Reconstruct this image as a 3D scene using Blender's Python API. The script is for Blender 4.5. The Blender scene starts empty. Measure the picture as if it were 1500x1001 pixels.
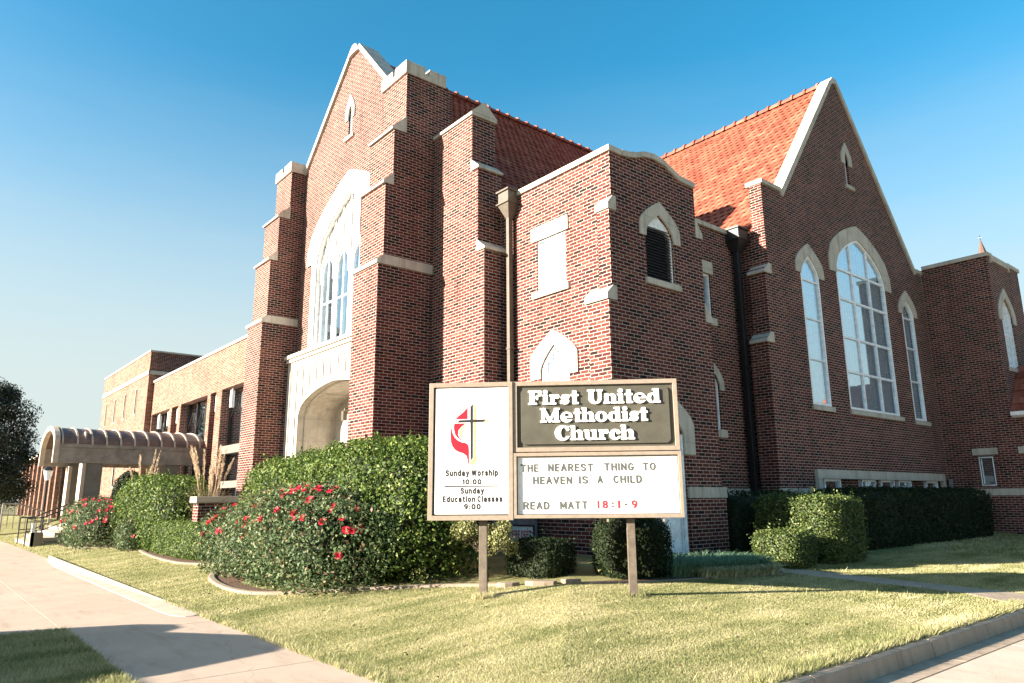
import bpy, math, random
import numpy as np
from math import sin, cos, pi, radians
from mathutils import Vector, Matrix
from mathutils.geometry import tessellate_polygon

random.seed(7); rng = np.random.default_rng(7)
SC = bpy.context.scene
COL = SC.collection

# ------------------------------------------------------------------ camera
EYE = Vector((0, 0, 1.45))
YAW, PITCH, ROLL = radians(39.638), radians(12.385), radians(-0.472)
fwd = Vector((sin(YAW)*cos(PITCH), cos(YAW)*cos(PITCH), sin(PITCH)))
rt = Vector((cos(YAW), -sin(YAW), 0)); up = rt.cross(fwd)
rt2 = rt*cos(ROLL) + up*sin(ROLL); up2 = -rt*sin(ROLL) + up*cos(ROLL)
cam = bpy.data.cameras.new('camera'); cam.sensor_width = 36; cam.lens = 1053.386/1500*36
cam.clip_start = .05; cam.clip_end = 5000
cam.shift_y = 0.0
camo = bpy.data.objects.new('camera', cam); COL.objects.link(camo)
camo.matrix_world = Matrix(((rt2.x, up2.x, -fwd.x, EYE.x), (rt2.y, up2.y, -fwd.y, EYE.y), (rt2.z, up2.z, -fwd.z, EYE.z), (0, 0, 0, 1)))
SC.camera = camo

# ------------------------------------------------------------------ sky, sun, exposure
LIGHT = Vector((1, -.36, -.295)).normalized()          # direction the sunlight travels
SUN_EL = math.asin(-LIGHT.z); SUN_ROT = math.atan2(-LIGHT.x, -LIGHT.y)
w = bpy.data.worlds.new('World'); SC.world = w; w.use_nodes = True
wt = w.node_tree; bg = wt.nodes['Background']
sky = wt.nodes.new('ShaderNodeTexSky'); sky.sky_type = 'NISHITA'; sky.sun_disc = False
sky.sun_elevation = SUN_EL; sky.sun_rotation = SUN_ROT % (2*pi)
sky.air_density = 1.0; sky.dust_density = 2.2; sky.ozone_density = 3.5
hs = wt.nodes.new('ShaderNodeHueSaturation'); hs.inputs['Saturation'].default_value = 1.28
wt.links.new(sky.outputs[0], hs.inputs['Color']); hs.inputs['Hue'].default_value = .476; 
# thin high haze that thickens towards the horizon, with faint streaks
tc = wt.nodes.new('ShaderNodeTexCoord'); sx = wt.nodes.new('ShaderNodeSeparateXYZ'); wt.links.new(tc.outputs['Generated'], sx.inputs[0])
mpw = wt.nodes.new('ShaderNodeMapping'); mpw.inputs['Scale'].default_value = (1.2, 1.2, 9); wt.links.new(tc.outputs['Generated'], mpw.inputs[0])
nzw = wt.nodes.new('ShaderNodeTexNoise'); nzw.inputs['Scale'].default_value = 2.2; nzw.inputs['Detail'].default_value = 7; nzw.inputs['Roughness'].default_value = .55; wt.links.new(mpw.outputs[0], nzw.inputs['Vector'])
def wm(op, a, b):
    n = wt.nodes.new('ShaderNodeMath'); n.operation = op
    for i, x in enumerate((a, b)):
        if isinstance(x, (int, float)): n.inputs[i].default_value = x
        else: wt.links.new(x, n.inputs[i])
    return n.outputs[0]
zz = wm('ADD', sx.outputs[2], wm('MULTIPLY', wm('SUBTRACT', nzw.outputs[0], .5), -.07))
mrw = wt.nodes.new('ShaderNodeMapRange'); mrw.interpolation_type = 'SMOOTHSTEP'; wt.links.new(zz, mrw.inputs[0])
mrw.inputs[1].default_value = .56; mrw.inputs[2].default_value = .10; mrw.inputs[3].default_value = 0; mrw.inputs[4].default_value = .94
mxw = wt.nodes.new('ShaderNodeMix'); mxw.data_type = 'RGBA'; wt.links.new(mrw.outputs[0], mxw.inputs[0]); wt.links.new(hs.outputs[0], mxw.inputs[6]); mxw.inputs[7].default_value = (2.35, 2.62, 2.52, 1)
wt.links.new(mxw.outputs[2], bg.inputs[0])
bg.inputs[1].default_value = .061
sun = bpy.data.lights.new('sun', 'SUN'); sun.energy = 4.9; sun.angle = radians(.55); sun.color = (1, .90, .77)
suno = bpy.data.objects.new('sun', sun); COL.objects.link(suno)
suno.rotation_euler = LIGHT.to_track_quat('-Z', 'Y').to_euler(); suno.location = (-40, 20, 30)
vs = SC.view_settings; vs.view_transform = 'Standard'; vs.look = 'None'; vs.gamma = 1; vs.exposure = 2.4
SC.cycles.max_bounces = 8; SC.cycles.transparent_max_bounces = 12

# ------------------------------------------------------------------ materials
def N(nt, t, **kw):
    n = nt.nodes.new(t)
    for k, v in kw.items():
        if k in n.inputs.keys(): n.inputs[k].default_value = v
        else: setattr(n, k, v)
    return n
def L(nt, a, b): nt.links.new(a, b)
def math_n(nt, op, a, b=None):
    n = nt.nodes.new('ShaderNodeMath'); n.operation = op
    for i, x in enumerate((a, b)):
        if x is None: continue
        if isinstance(x, (int, float)): n.inputs[i].default_value = x
        else: L(nt, x, n.inputs[i])
    return n.outputs[0]
def ramp(nt, src, stops, interp='LINEAR'):
    r = nt.nodes.new('ShaderNodeValToRGB'); r.color_ramp.interpolation = interp
    el = r.color_ramp.elements
    while len(el) < len(stops): el.new(.5)
    for e, (p, c) in zip(el, stops): e.position = p; e.color = (*c, 1)
    L(nt, src, r.inputs[0]); return r.outputs[0]
def new_mat(name, rough=.8, spec=.3):
    m = bpy.data.materials.new(name); m.use_nodes = True
    b = m.node_tree.nodes['Principled BSDF']; b.inputs['Roughness'].default_value = rough
    b.inputs['Specular IOR Level'].default_value = spec
    return m, m.node_tree, b
def mix_rgb(nt, f, a, b, mode='MIX'):
    n = nt.nodes.new('ShaderNodeMix'); n.data_type = 'RGBA'; n.blend_type = mode
    for s, x in (('Factor', f), ('A', a), ('B', b)):
        inp = [i for i in n.inputs if i.name == s and (i.type == 'RGBA' if s in 'AB' else i.type == 'VALUE')][0]
        if isinstance(x, (int, float)): inp.default_value = x
        elif isinstance(x, tuple): inp.default_value = (*x, 1)
        else: L(nt, x, inp)
    return [o for o in n.outputs if o.type == 'RGBA'][0]
def bump(nt, b, h, dist, strength=1.0):
    n = nt.nodes.new('ShaderNodeBump'); n.inputs['Distance'].default_value = dist; n.inputs['Strength'].default_value = strength
    L(nt, h, n.inputs['Height']); L(nt, n.outputs[0], b.inputs['Normal'])

def mat_brick(name, stops, mortar, joint=.0102):
    m, nt, b = new_mat(name, .88, .2)
    uv = N(nt, 'ShaderNodeUVMap'); sep = N(nt, 'ShaderNodeSeparateXYZ'); L(nt, uv.outputs[0], sep.inputs[0])
    Wb, Hb = .2032, .0677
    v = math_n(nt, 'DIVIDE', sep.outputs[1], Hb); row = math_n(nt, 'FLOOR', v)
    off = math_n(nt, 'MULTIPLY', math_n(nt, 'FLOORED_MODULO', row, 2), .5)
    u = math_n(nt, 'ADD', math_n(nt, 'DIVIDE', sep.outputs[0], Wb), off); col = math_n(nt, 'FLOOR', u)
    fu = math_n(nt, 'SUBTRACT', u, col); fv = math_n(nt, 'SUBTRACT', v, row)
    du = math_n(nt, 'MULTIPLY', math_n(nt, 'MINIMUM', fu, math_n(nt, 'SUBTRACT', 1, fu)), Wb)
    dv = math_n(nt, 'MULTIPLY', math_n(nt, 'MINIMUM', fv, math_n(nt, 'SUBTRACT', 1, fv)), Hb)
    ns0 = N(nt, 'ShaderNodeTexNoise', Scale=26.0, Detail=2.0); L(nt, uv.outputs[0], ns0.inputs['Vector'])
    d = math_n(nt, 'ADD', math_n(nt, 'MINIMUM', du, dv), math_n(nt, 'MULTIPLY', math_n(nt, 'SUBTRACT', ns0.outputs[0], .5), .005))
    mr = N(nt, 'ShaderNodeMapRange', interpolation_type='SMOOTHSTEP')
    L(nt, d, mr.inputs[0]); mr.inputs[1].default_value = joint/2-.0015; mr.inputs[2].default_value = joint/2+.0025
    mask = mr.outputs[0]
    cv = N(nt, 'ShaderNodeCombineXYZ'); L(nt, col, cv.inputs[0]); L(nt, row, cv.inputs[1])
    wn = N(nt, 'ShaderNodeTexWhiteNoise', noise_dimensions='2D'); L(nt, cv.outputs[0], wn.inputs['Vector'])
    c = ramp(nt, wn.outputs['Value'], stops)
    n1 = N(nt, 'ShaderNodeTexNoise', Scale=60.0, Detail=3.0); L(nt, uv.outputs[0], n1.inputs['Vector'])
    c = mix_rgb(nt, .55, c, ramp(nt, n1.outputs[0], [(.3, (.55, .5, .5)), (.7, (1.3, 1.3, 1.3))]), 'MULTIPLY')
    n2 = N(nt, 'ShaderNodeTexNoise', Scale=.55, Detail=6.0, Roughness=.7); L(nt, uv.outputs[0], n2.inputs['Vector'])
    mort = mix_rgb(nt, .8, mortar, ramp(nt, n1.outputs[0], [(.25, (.72, .72, .72)), (.75, (1.1, 1.1, 1.1))]), 'MULTIPLY')
    c = mix_rgb(nt, mask, mort, c)
    c = mix_rgb(nt, .8, c, ramp(nt, n2.outputs[0], [(.3, (.70, .68, .67)), (.55, (1, 1, 1)), (.75, (1.12, 1.1, 1.06))]), 'MULTIPLY')
    mp = N(nt, 'ShaderNodeMapping'); mp.inputs['Scale'].default_value = (2.6, .22, 1); L(nt, uv.outputs[0], mp.inputs[0])
    n3 = N(nt, 'ShaderNodeTexNoise', Scale=1.0, Detail=7.0, Roughness=.7); L(nt, mp.outputs[0], n3.inputs['Vector'])
    c = mix_rgb(nt, .75, c, ramp(nt, n3.outputs[0], [(.30, (.62, .58, .56)), (.46, (1, 1, 1)), (.62, (1, 1, 1)), (.78, (1.18, 1.14, 1.1))]), 'MULTIPLY')
    L(nt, c, b.inputs['Base Color'])
    bump(nt, b, math_n(nt, 'ADD', mask, math_n(nt, 'MULTIPLY', n1.outputs[0], .35)), .006)
    return m
BR_STOPS = [(0, (.012, .006, .006)), (.10, (.024, .008, .008)), (.20, (.055, .011, .011)), (.5, (.088, .0185, .0155)), (.8, (.118, .030, .023)), (1, (.155, .050, .037))]
M = {}
M['brick'] = mat_brick('red_brick', BR_STOPS, (.52, .42, .345))
M['brick_sunlit'] = mat_brick('sunlit_brick', [(0, (.07, .022, .016)), (.3, (.15, .050, .030)), (.7, (.21, .080, .048)), (1, (.27, .12, .075))], (.48, .40, .32))  # same brick as the church, recoloured paler and more orange as if sunlit

def mat_stone(name, col, joint=None, streak=True):
    m, nt, b = new_mat(name, .85, .25)
    g = N(nt, 'ShaderNodeNewGeometry'); P = g.outputs['Position']
    n = N(nt, 'ShaderNodeTexNoise', Scale=3.0, Detail=8.0, Roughness=.65); L(nt, P, n.inputs['Vector'])
    n2 = N(nt, 'ShaderNodeTexNoise', Scale=70.0, Detail=3.0); L(nt, P, n2.inputs['Vector'])
    mp = N(nt, 'ShaderNodeMapping'); mp.inputs['Scale'].default_value = (7, 7, .6); L(nt, P, mp.inputs[0])
    n3 = N(nt, 'ShaderNodeTexNoise', Scale=1.0, Detail=5.0); L(nt, mp.outputs[0], n3.inputs['Vector'])
    c = mix_rgb(nt, .8, col, ramp(nt, n.outputs[0], [(.3, (.74, .73, .72)), (.62, (1.06, 1.06, 1.05))]), 'MULTIPLY')
    c = mix_rgb(nt, .5, c, ramp(nt, n2.outputs[0], [(.3, (.8, .8, .8)), (.7, (1.1, 1.1, 1.1))]), 'MULTIPLY')
    if streak: c = mix_rgb(nt, .6, c, ramp(nt, n3.outputs[0], [(.32, (.62, .6, .57)), (.5, (1, 1, 1))]), 'MULTIPLY')
    if joint:
        sp = N(nt, 'ShaderNodeSeparateXYZ'); L(nt, P, sp.inputs[0]); h = math_n(nt, 'ADD', sp.outputs[0], sp.outputs[1])
        vz = math_n(nt, 'DIVIDE', sp.outputs[2], joint); rw = math_n(nt, 'FLOOR', vz)
        uu = math_n(nt, 'ADD', math_n(nt, 'DIVIDE', h, joint*1.7), math_n(nt, 'MULTIPLY', rw, .37))
        e1 = math_n(nt, 'LESS_THAN', math_n(nt, 'MULTIPLY', math_n(nt, 'FRACT', vz), joint), .007); e2 = math_n(nt, 'LESS_THAN', math_n(nt, 'MULTIPLY', math_n(nt, 'FRACT', uu), joint*1.7), .008)
        c = mix_rgb(nt, math_n(nt, 'MULTIPLY', math_n(nt, 'MAXIMUM', e1, e2), .6), c, (.12, .105, .09))
    L(nt, c, b.inputs['Base Color']); bump(nt, b, n2.outputs[0], .002)
    return m
M['stone'] = mat_stone('limestone', (.50, .455, .385), .62)
M['ashlar'] = mat_stone('porch_limestone', (.56, .47, .36), .5)
M['conc'] = mat_stone('concrete', (.25, .195, .145), streak=False)
M['conc_light'] = mat_stone('new_concrete', (.42, .35, .275), streak=False)
M['conc_curb'] = mat_stone('curb_concrete', (.36, .28, .21))
M['panel_conc'] = mat_stone('cast_panel', (.16, .15, .125))

def mat_plain(name, col, rough=.6, spec=.3, metal=0., noise=.18, scale=8., bumpd=0.):
    m, nt, b = new_mat(name, rough, spec); b.inputs['Metallic'].default_value = metal
    g = N(nt, 'ShaderNodeNewGeometry')
    n = N(nt, 'ShaderNodeTexNoise', Scale=scale, Detail=6.0, Roughness=.65); L(nt, g.outputs['Position'], n.inputs['Vector'])
    c = mix_rgb(nt, 1., col, ramp(nt, n.outputs[0], [(.3, (1-noise*1.6,)*3), (.7, (1+noise*.6,)*3)]), 'MULTIPLY')
    L(nt, c, b.inputs['Base Color'])
    if bumpd: bump(nt, b, n.outputs[0], bumpd)
    return m
M['white'] = mat_plain('white_paint', (.80, .79, .76), .45)
M['frame_white'] = mat_plain('white_frame', (.90, .92, .94), .4)
M['dark_metal'] = mat_plain('dark_bronze', (.025, .022, .02), .4)
M['black_paint'] = mat_plain('black_paint', (.018, .018, .02), .38)
M['dspout'] = mat_plain('painted_metal', (.10, .082, .062), .45)
M['sign_metal'] = mat_plain('sign_metal', (.27, .215, .165), .42, noise=.12, scale=14)
M['sign_edge'] = mat_plain('sign_side', (.06, .045, .035), .5)
M['sign_olive'] = mat_plain('sign_panel', (.076, .070, .052), .5, noise=.15, scale=5)
M['sign_white'] = mat_plain('sign_white', (.82, .80, .76), .35, noise=.05, scale=3)
M['letter_white'] = mat_plain('letter_white', (.84, .82, .78), .4, noise=.05)
M['letter_black'] = mat_plain('letter_black', (.022, .02, .022), .5)
M['letter_grey'] = mat_plain('letter_grey', (.09, .095, .085), .55, noise=.3, scale=40)
M['letter_red'] = mat_plain('letter_red', (.55, .035, .05), .5, noise=.3, scale=40)
M['emblem_red'] = mat_plain('emblem_red', (.62, .012, .025), .4, noise=.05)
M['emblem_tan'] = mat_plain('emblem_tan', (.48, .38, .17), .5)
M['emblem_ray'] = mat_plain('emblem_ray', (.58, .52, .40), .5)
M['track'] = mat_plain('letter_track', (.60, .57, .50), .5)
M['post'] = mat_plain('post_metal', (.15, .12, .09), .5, noise=.25, scale=10)
M['louver'] = mat_plain('louver_dark', (.02, .022, .026), .5)
M['green_board'] = mat_plain('tympanum', (.85, .86, .86), .5)
M['metal_roof'] = mat_plain('canopy_metal', (.15, .10, .078), .5, noise=.3, scale=2)
M['fascia'] = mat_plain('canopy_fascia', (.245, .22, .185), .6, noise=.25, scale=3)
M['grey_box'] = mat_plain('grey_box', (.22, .23, .25), .6)
M['mulch'] = mat_plain('bark_mulch', (.13, .075, .045), .95, noise=.5, scale=30, bumpd=.03)
M['soil'] = mat_plain('dry_soil', (.20, .15, .09), .95, noise=.4, scale=12, bumpd=.02)
M['bark'] = mat_plain('bark', (.12, .085, .06), .9, noise=.4, scale=20, bumpd=.01)
M['dark_core'] = mat_plain('inner_shade', (.028, .036, .018), .95, noise=.3)  # dark colour of the bush cores, painted like shade inside the leaves
M['car_paint'] = mat_plain('car_paint', (.05, .06, .09), .25, .5)
M['rubber'] = mat_plain('rubber', (.02, .02, .02), .8)
M['car_glass'] = mat_plain('car_glass', (.02, .025, .03), .08, .6)
M['groove_shade'] = mat_plain('groove_shade_grey', (.05, .047, .043), .7)  # dark grey for thin strips that paint groove shadows on pale stone
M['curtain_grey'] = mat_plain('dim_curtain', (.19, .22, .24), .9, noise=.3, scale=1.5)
M['interior'] = mat_plain('room_shade', (.05, .055, .06), .9)  # dark colour painted as the shade of rooms behind the glass
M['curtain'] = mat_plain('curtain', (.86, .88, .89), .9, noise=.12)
M['spire'] = mat_plain('spire_slate', (.11, .07, .055), .7)

def mat_tile(name, stops):
    m, nt, b = new_mat(name, .75, .3)
    g = N(nt, 'ShaderNodeNewGeometry')
    c = ramp(nt, g.outputs['Random Per Island'], stops)
    n = N(nt, 'ShaderNodeTexNoise', Scale=1.3, Detail=6.0, Roughness=.7); L(nt, g.outputs['Position'], n.inputs['Vector'])
    c = mix_rgb(nt, .7, c, ramp(nt, n.outputs[0], [(.3, (.72, .70, .68)), (.65, (1.08, 1.08, 1.08))]), 'MULTIPLY')
    L(nt, c, b.inputs['Base Color']); return m
M['tile'] = mat_tile('clay_tile', [(0, (.19, .046, .026)), (.5, (.265, .074, .042)), (.85, (.30, .095, .055)), (1, (.34, .125, .078))])

def mat_glass(name, tint=(.85, .92, .95), mix=.5, col=(.02, .03, .04)):
    m = bpy.data.materials.new(name); m.use_nodes = True; nt = m.node_tree
    nt.nodes.remove(nt.nodes['Principled BSDF']); out = nt.nodes['Material Output']
    gl = N(nt, 'ShaderNodeBsdfGlossy', Roughness=.03); gl.inputs['Color'].default_value = (*tint, 1)
    tr = N(nt, 'ShaderNodeBsdfTransparent'); tr.inputs['Color'].default_value = (.95, .98, 1, 1)
    g = N(nt, 'ShaderNodeNewGeometry')
    n = N(nt, 'ShaderNodeTexNoise', Scale=.9, Detail=1.0); L(nt, g.outputs['Position'], n.inputs['Vector'])
    bp = N(nt, 'ShaderNodeBump', Distance=.01, Strength=.06); L(nt, n.outputs[0], bp.inputs['Height']); L(nt, bp.outputs[0], gl.inputs['Normal'])
    mx = nt.nodes.new('ShaderNodeMixShader'); mx.inputs[0].default_value = mix
    L(nt, tr.outputs[0], mx.inputs[1]); L(nt, gl.outputs[0], mx.inputs[2]); L(nt, mx.outputs[0], out.inputs[0])
    return m
M['glass'] = mat_glass('window_glass', (.80, .93, 1.0), .40)
M['glass_pale'] = mat_glass('shaded_glass', (.9, .93, .95), .18)
M['glass_dark'] = mat_glass('hall_glass', (.8, .88, .92), .6)

def mat_leaf(name, stops, rough=.5, trans=.25, spec=.4):
    m, nt, b = new_mat(name, rough, spec)
    out = nt.nodes['Material Output']
    g = N(nt, 'ShaderNodeNewGeometry')
    c = ramp(nt, g.outputs['Random Per Island'], stops)
    L(nt, c, b.inputs['Base Color'])
    t = nt.nodes.new('ShaderNodeBsdfTranslucent'); L(nt, c, t.inputs['Color'])
    mx = nt.nodes.new('ShaderNodeMixShader'); mx.inputs[0].default_value = trans
    L(nt, b.outputs[0], mx.inputs[1]); L(nt, t.outputs[0], mx.inputs[2]); L(nt, mx.outputs[0], out.inputs[0])
    return m
M['leaf_holly'] = mat_leaf('glossy_leaves', [(0, (.022, .045, .009)), (.5, (.068, .118, .020)), (.85, (.13, .18, .035)), (1, (.23, .25, .07))], .55, .25, .22)
M['leaf_rose'] = mat_leaf('rose_leaves', [(0, (.030, .055, .022)), (.5, (.080, .125, .050)), (.85, (.15, .19, .085)), (.96, (.20, .17, .09)), (1, (.22, .10, .06))], .55, .25, .2)
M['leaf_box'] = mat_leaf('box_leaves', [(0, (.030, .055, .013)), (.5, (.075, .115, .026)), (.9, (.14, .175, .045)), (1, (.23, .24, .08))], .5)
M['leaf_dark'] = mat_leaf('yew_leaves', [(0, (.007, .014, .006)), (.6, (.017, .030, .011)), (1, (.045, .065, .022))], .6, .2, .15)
M['leaf_pale'] = mat_leaf('pale_leaves', [(0, (.13, .15, .05)), (.5, (.24, .25, .09)), (1, (.38, .37, .17))], .5, .3)
M['leaf_tree'] = mat_leaf('tree_leaves', [(0, (.012, .018, .010)), (.6, (.026, .036, .018)), (1, (.06, .07, .03))], .5, .15)
M['liriope'] = mat_leaf('border_blades', [(0, (.10, .19, .11)), (.7, (.17, .29, .17)), (1, (.28, .38, .24))], .5)
M['liriope_pale'] = mat_leaf('striped_blades', [(0, (.30, .30, .14)), (.6, (.48, .46, .27)), (1, (.60, .57, .38))], .5)
M['plume'] = mat_leaf('dry_plumes', [(0, (.36, .26, .16)), (.6, (.55, .42, .28)), (1, (.66, .54, .40))], .8, .35)
def mat_lawn_blades():
    m, nt, b = new_mat('lawn_blades_patchy', .65, .15); out = nt.nodes['Material Output']
    g = N(nt, 'ShaderNodeNewGeometry'); n = N(nt, 'ShaderNodeTexNoise', Scale=.9, Detail=6.0, Roughness=.65); L(nt, g.outputs['Position'], n.inputs['Vector'])
    mp = N(nt, 'ShaderNodeMapping'); mp.inputs['Rotation'].default_value = (0, 0, .5); mp.inputs['Scale'].default_value = (.35, 2.2, 1); L(nt, g.outputs['Position'], mp.inputs[0])
    n2 = N(nt, 'ShaderNodeTexNoise', Scale=1.6, Detail=4.0); L(nt, mp.outputs[0], n2.inputs['Vector'])
    f = math_n(nt, 'ADD', math_n(nt, 'MULTIPLY', math_n(nt, 'SUBTRACT', n.outputs[0], .5), 1.5), math_n(nt, 'MULTIPLY', math_n(nt, 'SUBTRACT', n2.outputs[0], .5), 1.2))
    f = math_n(nt, 'ADD', f, math_n(nt, 'MULTIPLY', g.outputs['Random Per Island'], .75)); f = math_n(nt, 'ADD', f, .12)
    c = ramp(nt, f, [(0, (.135, .165, .055)), (.3, (.26, .265, .11)), (.6, (.41, .38, .19)), (1, (.57, .50, .31))])
    L(nt, c, b.inputs['Base Color']); t = nt.nodes.new('ShaderNodeBsdfTranslucent'); L(nt, c, t.inputs['Color'])
    mx = nt.nodes.new('ShaderNodeMixShader'); mx.inputs[0].default_value = .35; L(nt, b.outputs[0], mx.inputs[1]); L(nt, t.outputs[0], mx.inputs[2]); L(nt, mx.outputs[0], out.inputs[0]); return m
M['grassblade'] = mat_lawn_blades()
M['petal'] = mat_leaf('red_petals', [(0, (.42, .010, .025)), (.6, (.60, .02, .05)), (1, (.70, .06, .10))], .5, .3)

def mat_ground(name, a, b_, c_, scale=2.0, bumpd=.03):
    m, nt, b = new_mat(name, .95, .1)
    g = N(nt, 'ShaderNodeNewGeometry'); P = g.outputs['Position']
    n = N(nt, 'ShaderNodeTexNoise', Scale=scale, Detail=8.0, Roughness=.7); L(nt, P, n.inputs['Vector'])
    n2 = N(nt, 'ShaderNodeTexNoise', Scale=90.0, Detail=4.0); L(nt, P, n2.inputs['Vector'])
    c = ramp(nt, n.outputs[0], [(.3, a), (.5, b_), (.7, c_)])
    c = mix_rgb(nt, .8, c, ramp(nt, n2.outputs[0], [(.3, (.55, .55, .5)), (.7, (1.25, 1.22, 1.15))]), 'MULTIPLY')
    L(nt, c, b.inputs['Base Color']); bump(nt, b, n2.outputs[0], bumpd)
    return m
M['lawn'] = mat_ground('lawn_turf', (.16, .165, .065), (.26, .25, .11), (.36, .32, .17))
M['earth'] = mat_ground('far_ground', (.16, .15, .07), (.22, .20, .10), (.26, .23, .13), .08)

def mat_paving(name, col):
    m, nt, b = new_mat(name, .85, .2)
    g = N(nt, 'ShaderNodeNewGeometry'); P = g.outputs['Position']
    n = N(nt, 'ShaderNodeTexNoise', Scale=.8, Detail=8.0, Roughness=.7); L(nt, P, n.inputs['Vector'])
    n2 = N(nt, 'ShaderNodeTexNoise', Scale=120.0, Detail=3.0); L(nt, P, n2.inputs['Vector'])
    mp = N(nt, 'ShaderNodeMapping'); mp.inputs['Scale'].default_value = (1.2, .25, 1); L(nt, P, mp.inputs[0])
    n3 = N(nt, 'ShaderNodeTexNoise', Scale=3.0, Detail=6.0, Roughness=.75); L(nt, mp.outputs[0], n3.inputs['Vector'])
    c = mix_rgb(nt, .8, col, ramp(nt, n.outputs[0], [(.3, (.82, .80, .78)), (.65, (1.06, 1.05, 1.04))]), 'MULTIPLY')
    c = mix_rgb(nt, .6, c, ramp(nt, n2.outputs[0], [(.3, (.8, .8, .8)), (.7, (1.1, 1.1, 1.1))]), 'MULTIPLY')
    c = mix_rgb(nt, .5, c, ramp(nt, n3.outputs[0], [(.34, (.66, .64, .62)), (.48, (1, 1, 1))]), 'MULTIPLY')
    vo = N(nt, 'ShaderNodeTexVoronoi', feature='DISTANCE_TO_EDGE', Scale=.28); nd = N(nt, 'ShaderNodeTexNoise', Scale=2.5, Detail=6.0); L(nt, P, nd.inputs['Vector'])
    va = nt.nodes.new('ShaderNodeVectorMath'); va.operation = 'ADD'; L(nt, P, va.inputs[0]); vm = nt.nodes.new('ShaderNodeVectorMath'); vm.operation = 'SCALE'; vm.inputs[3].default_value = .5; L(nt, nd.outputs[1], vm.inputs[0]); L(nt, vm.outputs[0], va.inputs[1]); L(nt, va.outputs[0], vo.inputs['Vector'])
    c = mix_rgb(nt, math_n(nt, 'MULTIPLY', math_n(nt, 'LESS_THAN', vo.outputs['Distance'], .0016), .28), c, (.14, .11, .09))
    sp_ = N(nt, 'ShaderNodeTexVoronoi', Scale=5.0); L(nt, P, sp_.inputs['Vector']); c = mix_rgb(nt, math_n(nt, 'MULTIPLY', math_n(nt, 'LESS_THAN', sp_.outputs['Distance'], .07), .25), c, (.15, .12, .10))
    L(nt, c, b.inputs['Base Color']); bump(nt, b, n2.outputs[0], .003)
    return m
M['walk'] = mat_paving('sidewalk_concrete', (.43, .335, .26))
M['street'] = mat_paving('street_concrete', (.50, .41, .33))

# ------------------------------------------------------------------ mesh helpers
class MB:
    def __init__(s): s.v = []; s.f = []
    def poly(s, pts):
        i = len(s.v); s.v += [tuple(p) for p in pts]; s.f.append(tuple(range(i, i+len(pts)))); return s
    def box(s, x0, x1, y0, y1, z0, z1):
        i = len(s.v)
        s.v += [(x, y, z) for z in (z0, z1) for (x, y) in ((x0, y0), (x1, y0), (x1, y1), (x0, y1))]
        s.f += [tuple(i+k for k in q) for q in ((3, 2, 1, 0), (4, 5, 6, 7), (0, 1, 5, 4), (1, 2, 6, 5), (2, 3, 7, 6), (3, 0, 4, 7))]
        return s
    def hexa(s, b, t):                       # four bottom and four top points
        i = len(s.v); s.v += [tuple(p) for p in b] + [tuple(p) for p in t]
        s.f += [tuple(i+k for k in q) for q in ((3, 2, 1, 0), (4, 5, 6, 7), (0, 1, 5, 4), (1, 2, 6, 5), (2, 3, 7, 6), (3, 0, 4, 7))]
        return s
    def prism(s, frame, outer, d0, d1, holes=()):
        """2-D outline (with holes) extruded between depths d0 and d1; frame(a, b, d) gives the 3-D point"""
        loops = [outer] + list(holes); flat = [p for l in loops for p in l]
        tris = tessellate_polygon([[Vector((p[0], p[1], 0)) for p in l] for l in loops])
        for d in (d0, d1):
            i = len(s.v); s.v += [tuple(frame(a, b, d)) for a, b in flat]; s.f += [tuple(i+k for k in t) for t in tris]
        for l in loops:
            n = len(l)
            for k in range(n):
                a, b = l[k], l[(k+1) % n]
                s.poly([frame(*a, d0), frame(*b, d0), frame(*b, d1), frame(*a, d1)])
        return s
    def tube(s, pts, r, n=8, caps=True):
        pts = [Vector(p) for p in pts]; rr = r if isinstance(r, (list, tuple)) else [r]*len(pts); rings = []
        for k, p in enumerate(pts):
            t = (pts[min(k+1, len(pts)-1)] - pts[max(k-1, 0)]).normalized()
            a = t.cross(Vector((0, 0, 1)))
            if a.length < 1e-3: a = Vector((1, 0, 0))
            a.normalize(); b = t.cross(a); i = len(s.v)
            s.v += [tuple(p + (a*cos(2*pi*j/n) + b*sin(2*pi*j/n))*rr[k]) for j in range(n)]; rings.append(i)
        for q in range(len(rings)-1):
            for j in range(n):
                s.f.append((rings[q]+j, rings[q]+(j+1) % n, rings[q+1]+(j+1) % n, rings[q+1]+j))
        if caps: s.f.append(tuple(rings[0]+j for j in range(n))); s.f.append(tuple(rings[-1]+j for j in range(n)))
        return s
    def build(s, name, mat, parent=None, smooth=False, bevel=0):
        import bmesh
        o0 = root_loc(parent)
        me = bpy.data.meshes.new(name); me.from_pydata(s.v, [], s.f)
        bm = bmesh.new(); bm.from_mesh(me); bmesh.ops.remove_doubles(bm, verts=bm.verts, dist=1e-5)
        bmesh.ops.recalc_face_normals(bm, faces=bm.faces)
        uvl = bm.loops.layers.uv.new('UVMap')
        for f in bm.faces:
            n = f.normal; ax = max(range(3), key=lambda k: abs(n[k]))
            for l in f.loops:
                c = l.vert.co; l[uvl].uv = (c.y+.05, c.z) if ax == 0 else ((c.x+.02, c.z) if ax == 1 else (c.x, c.y))
            f.smooth = smooth
        if o0.length: bmesh.ops.translate(bm, verts=bm.verts, vec=-o0)
        bm.to_mesh(me); bm.free()
        me.materials.append(M[mat] if isinstance(mat, str) else mat)
        o = bpy.data.objects.new(name, me); COL.objects.link(o)
        if parent: o.parent = parent
        if bevel:
            md = o.modifiers.new('bevel', 'BEVEL'); md.width = bevel; md.segments = 2; md.limit_method = 'ANGLE'; md.angle_limit = radians(40)
        return o
def root_loc(p):
    if p is None: return Vector((0, 0, 0))
    while p.parent: p = p.parent
    return Vector(p.location)
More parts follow.
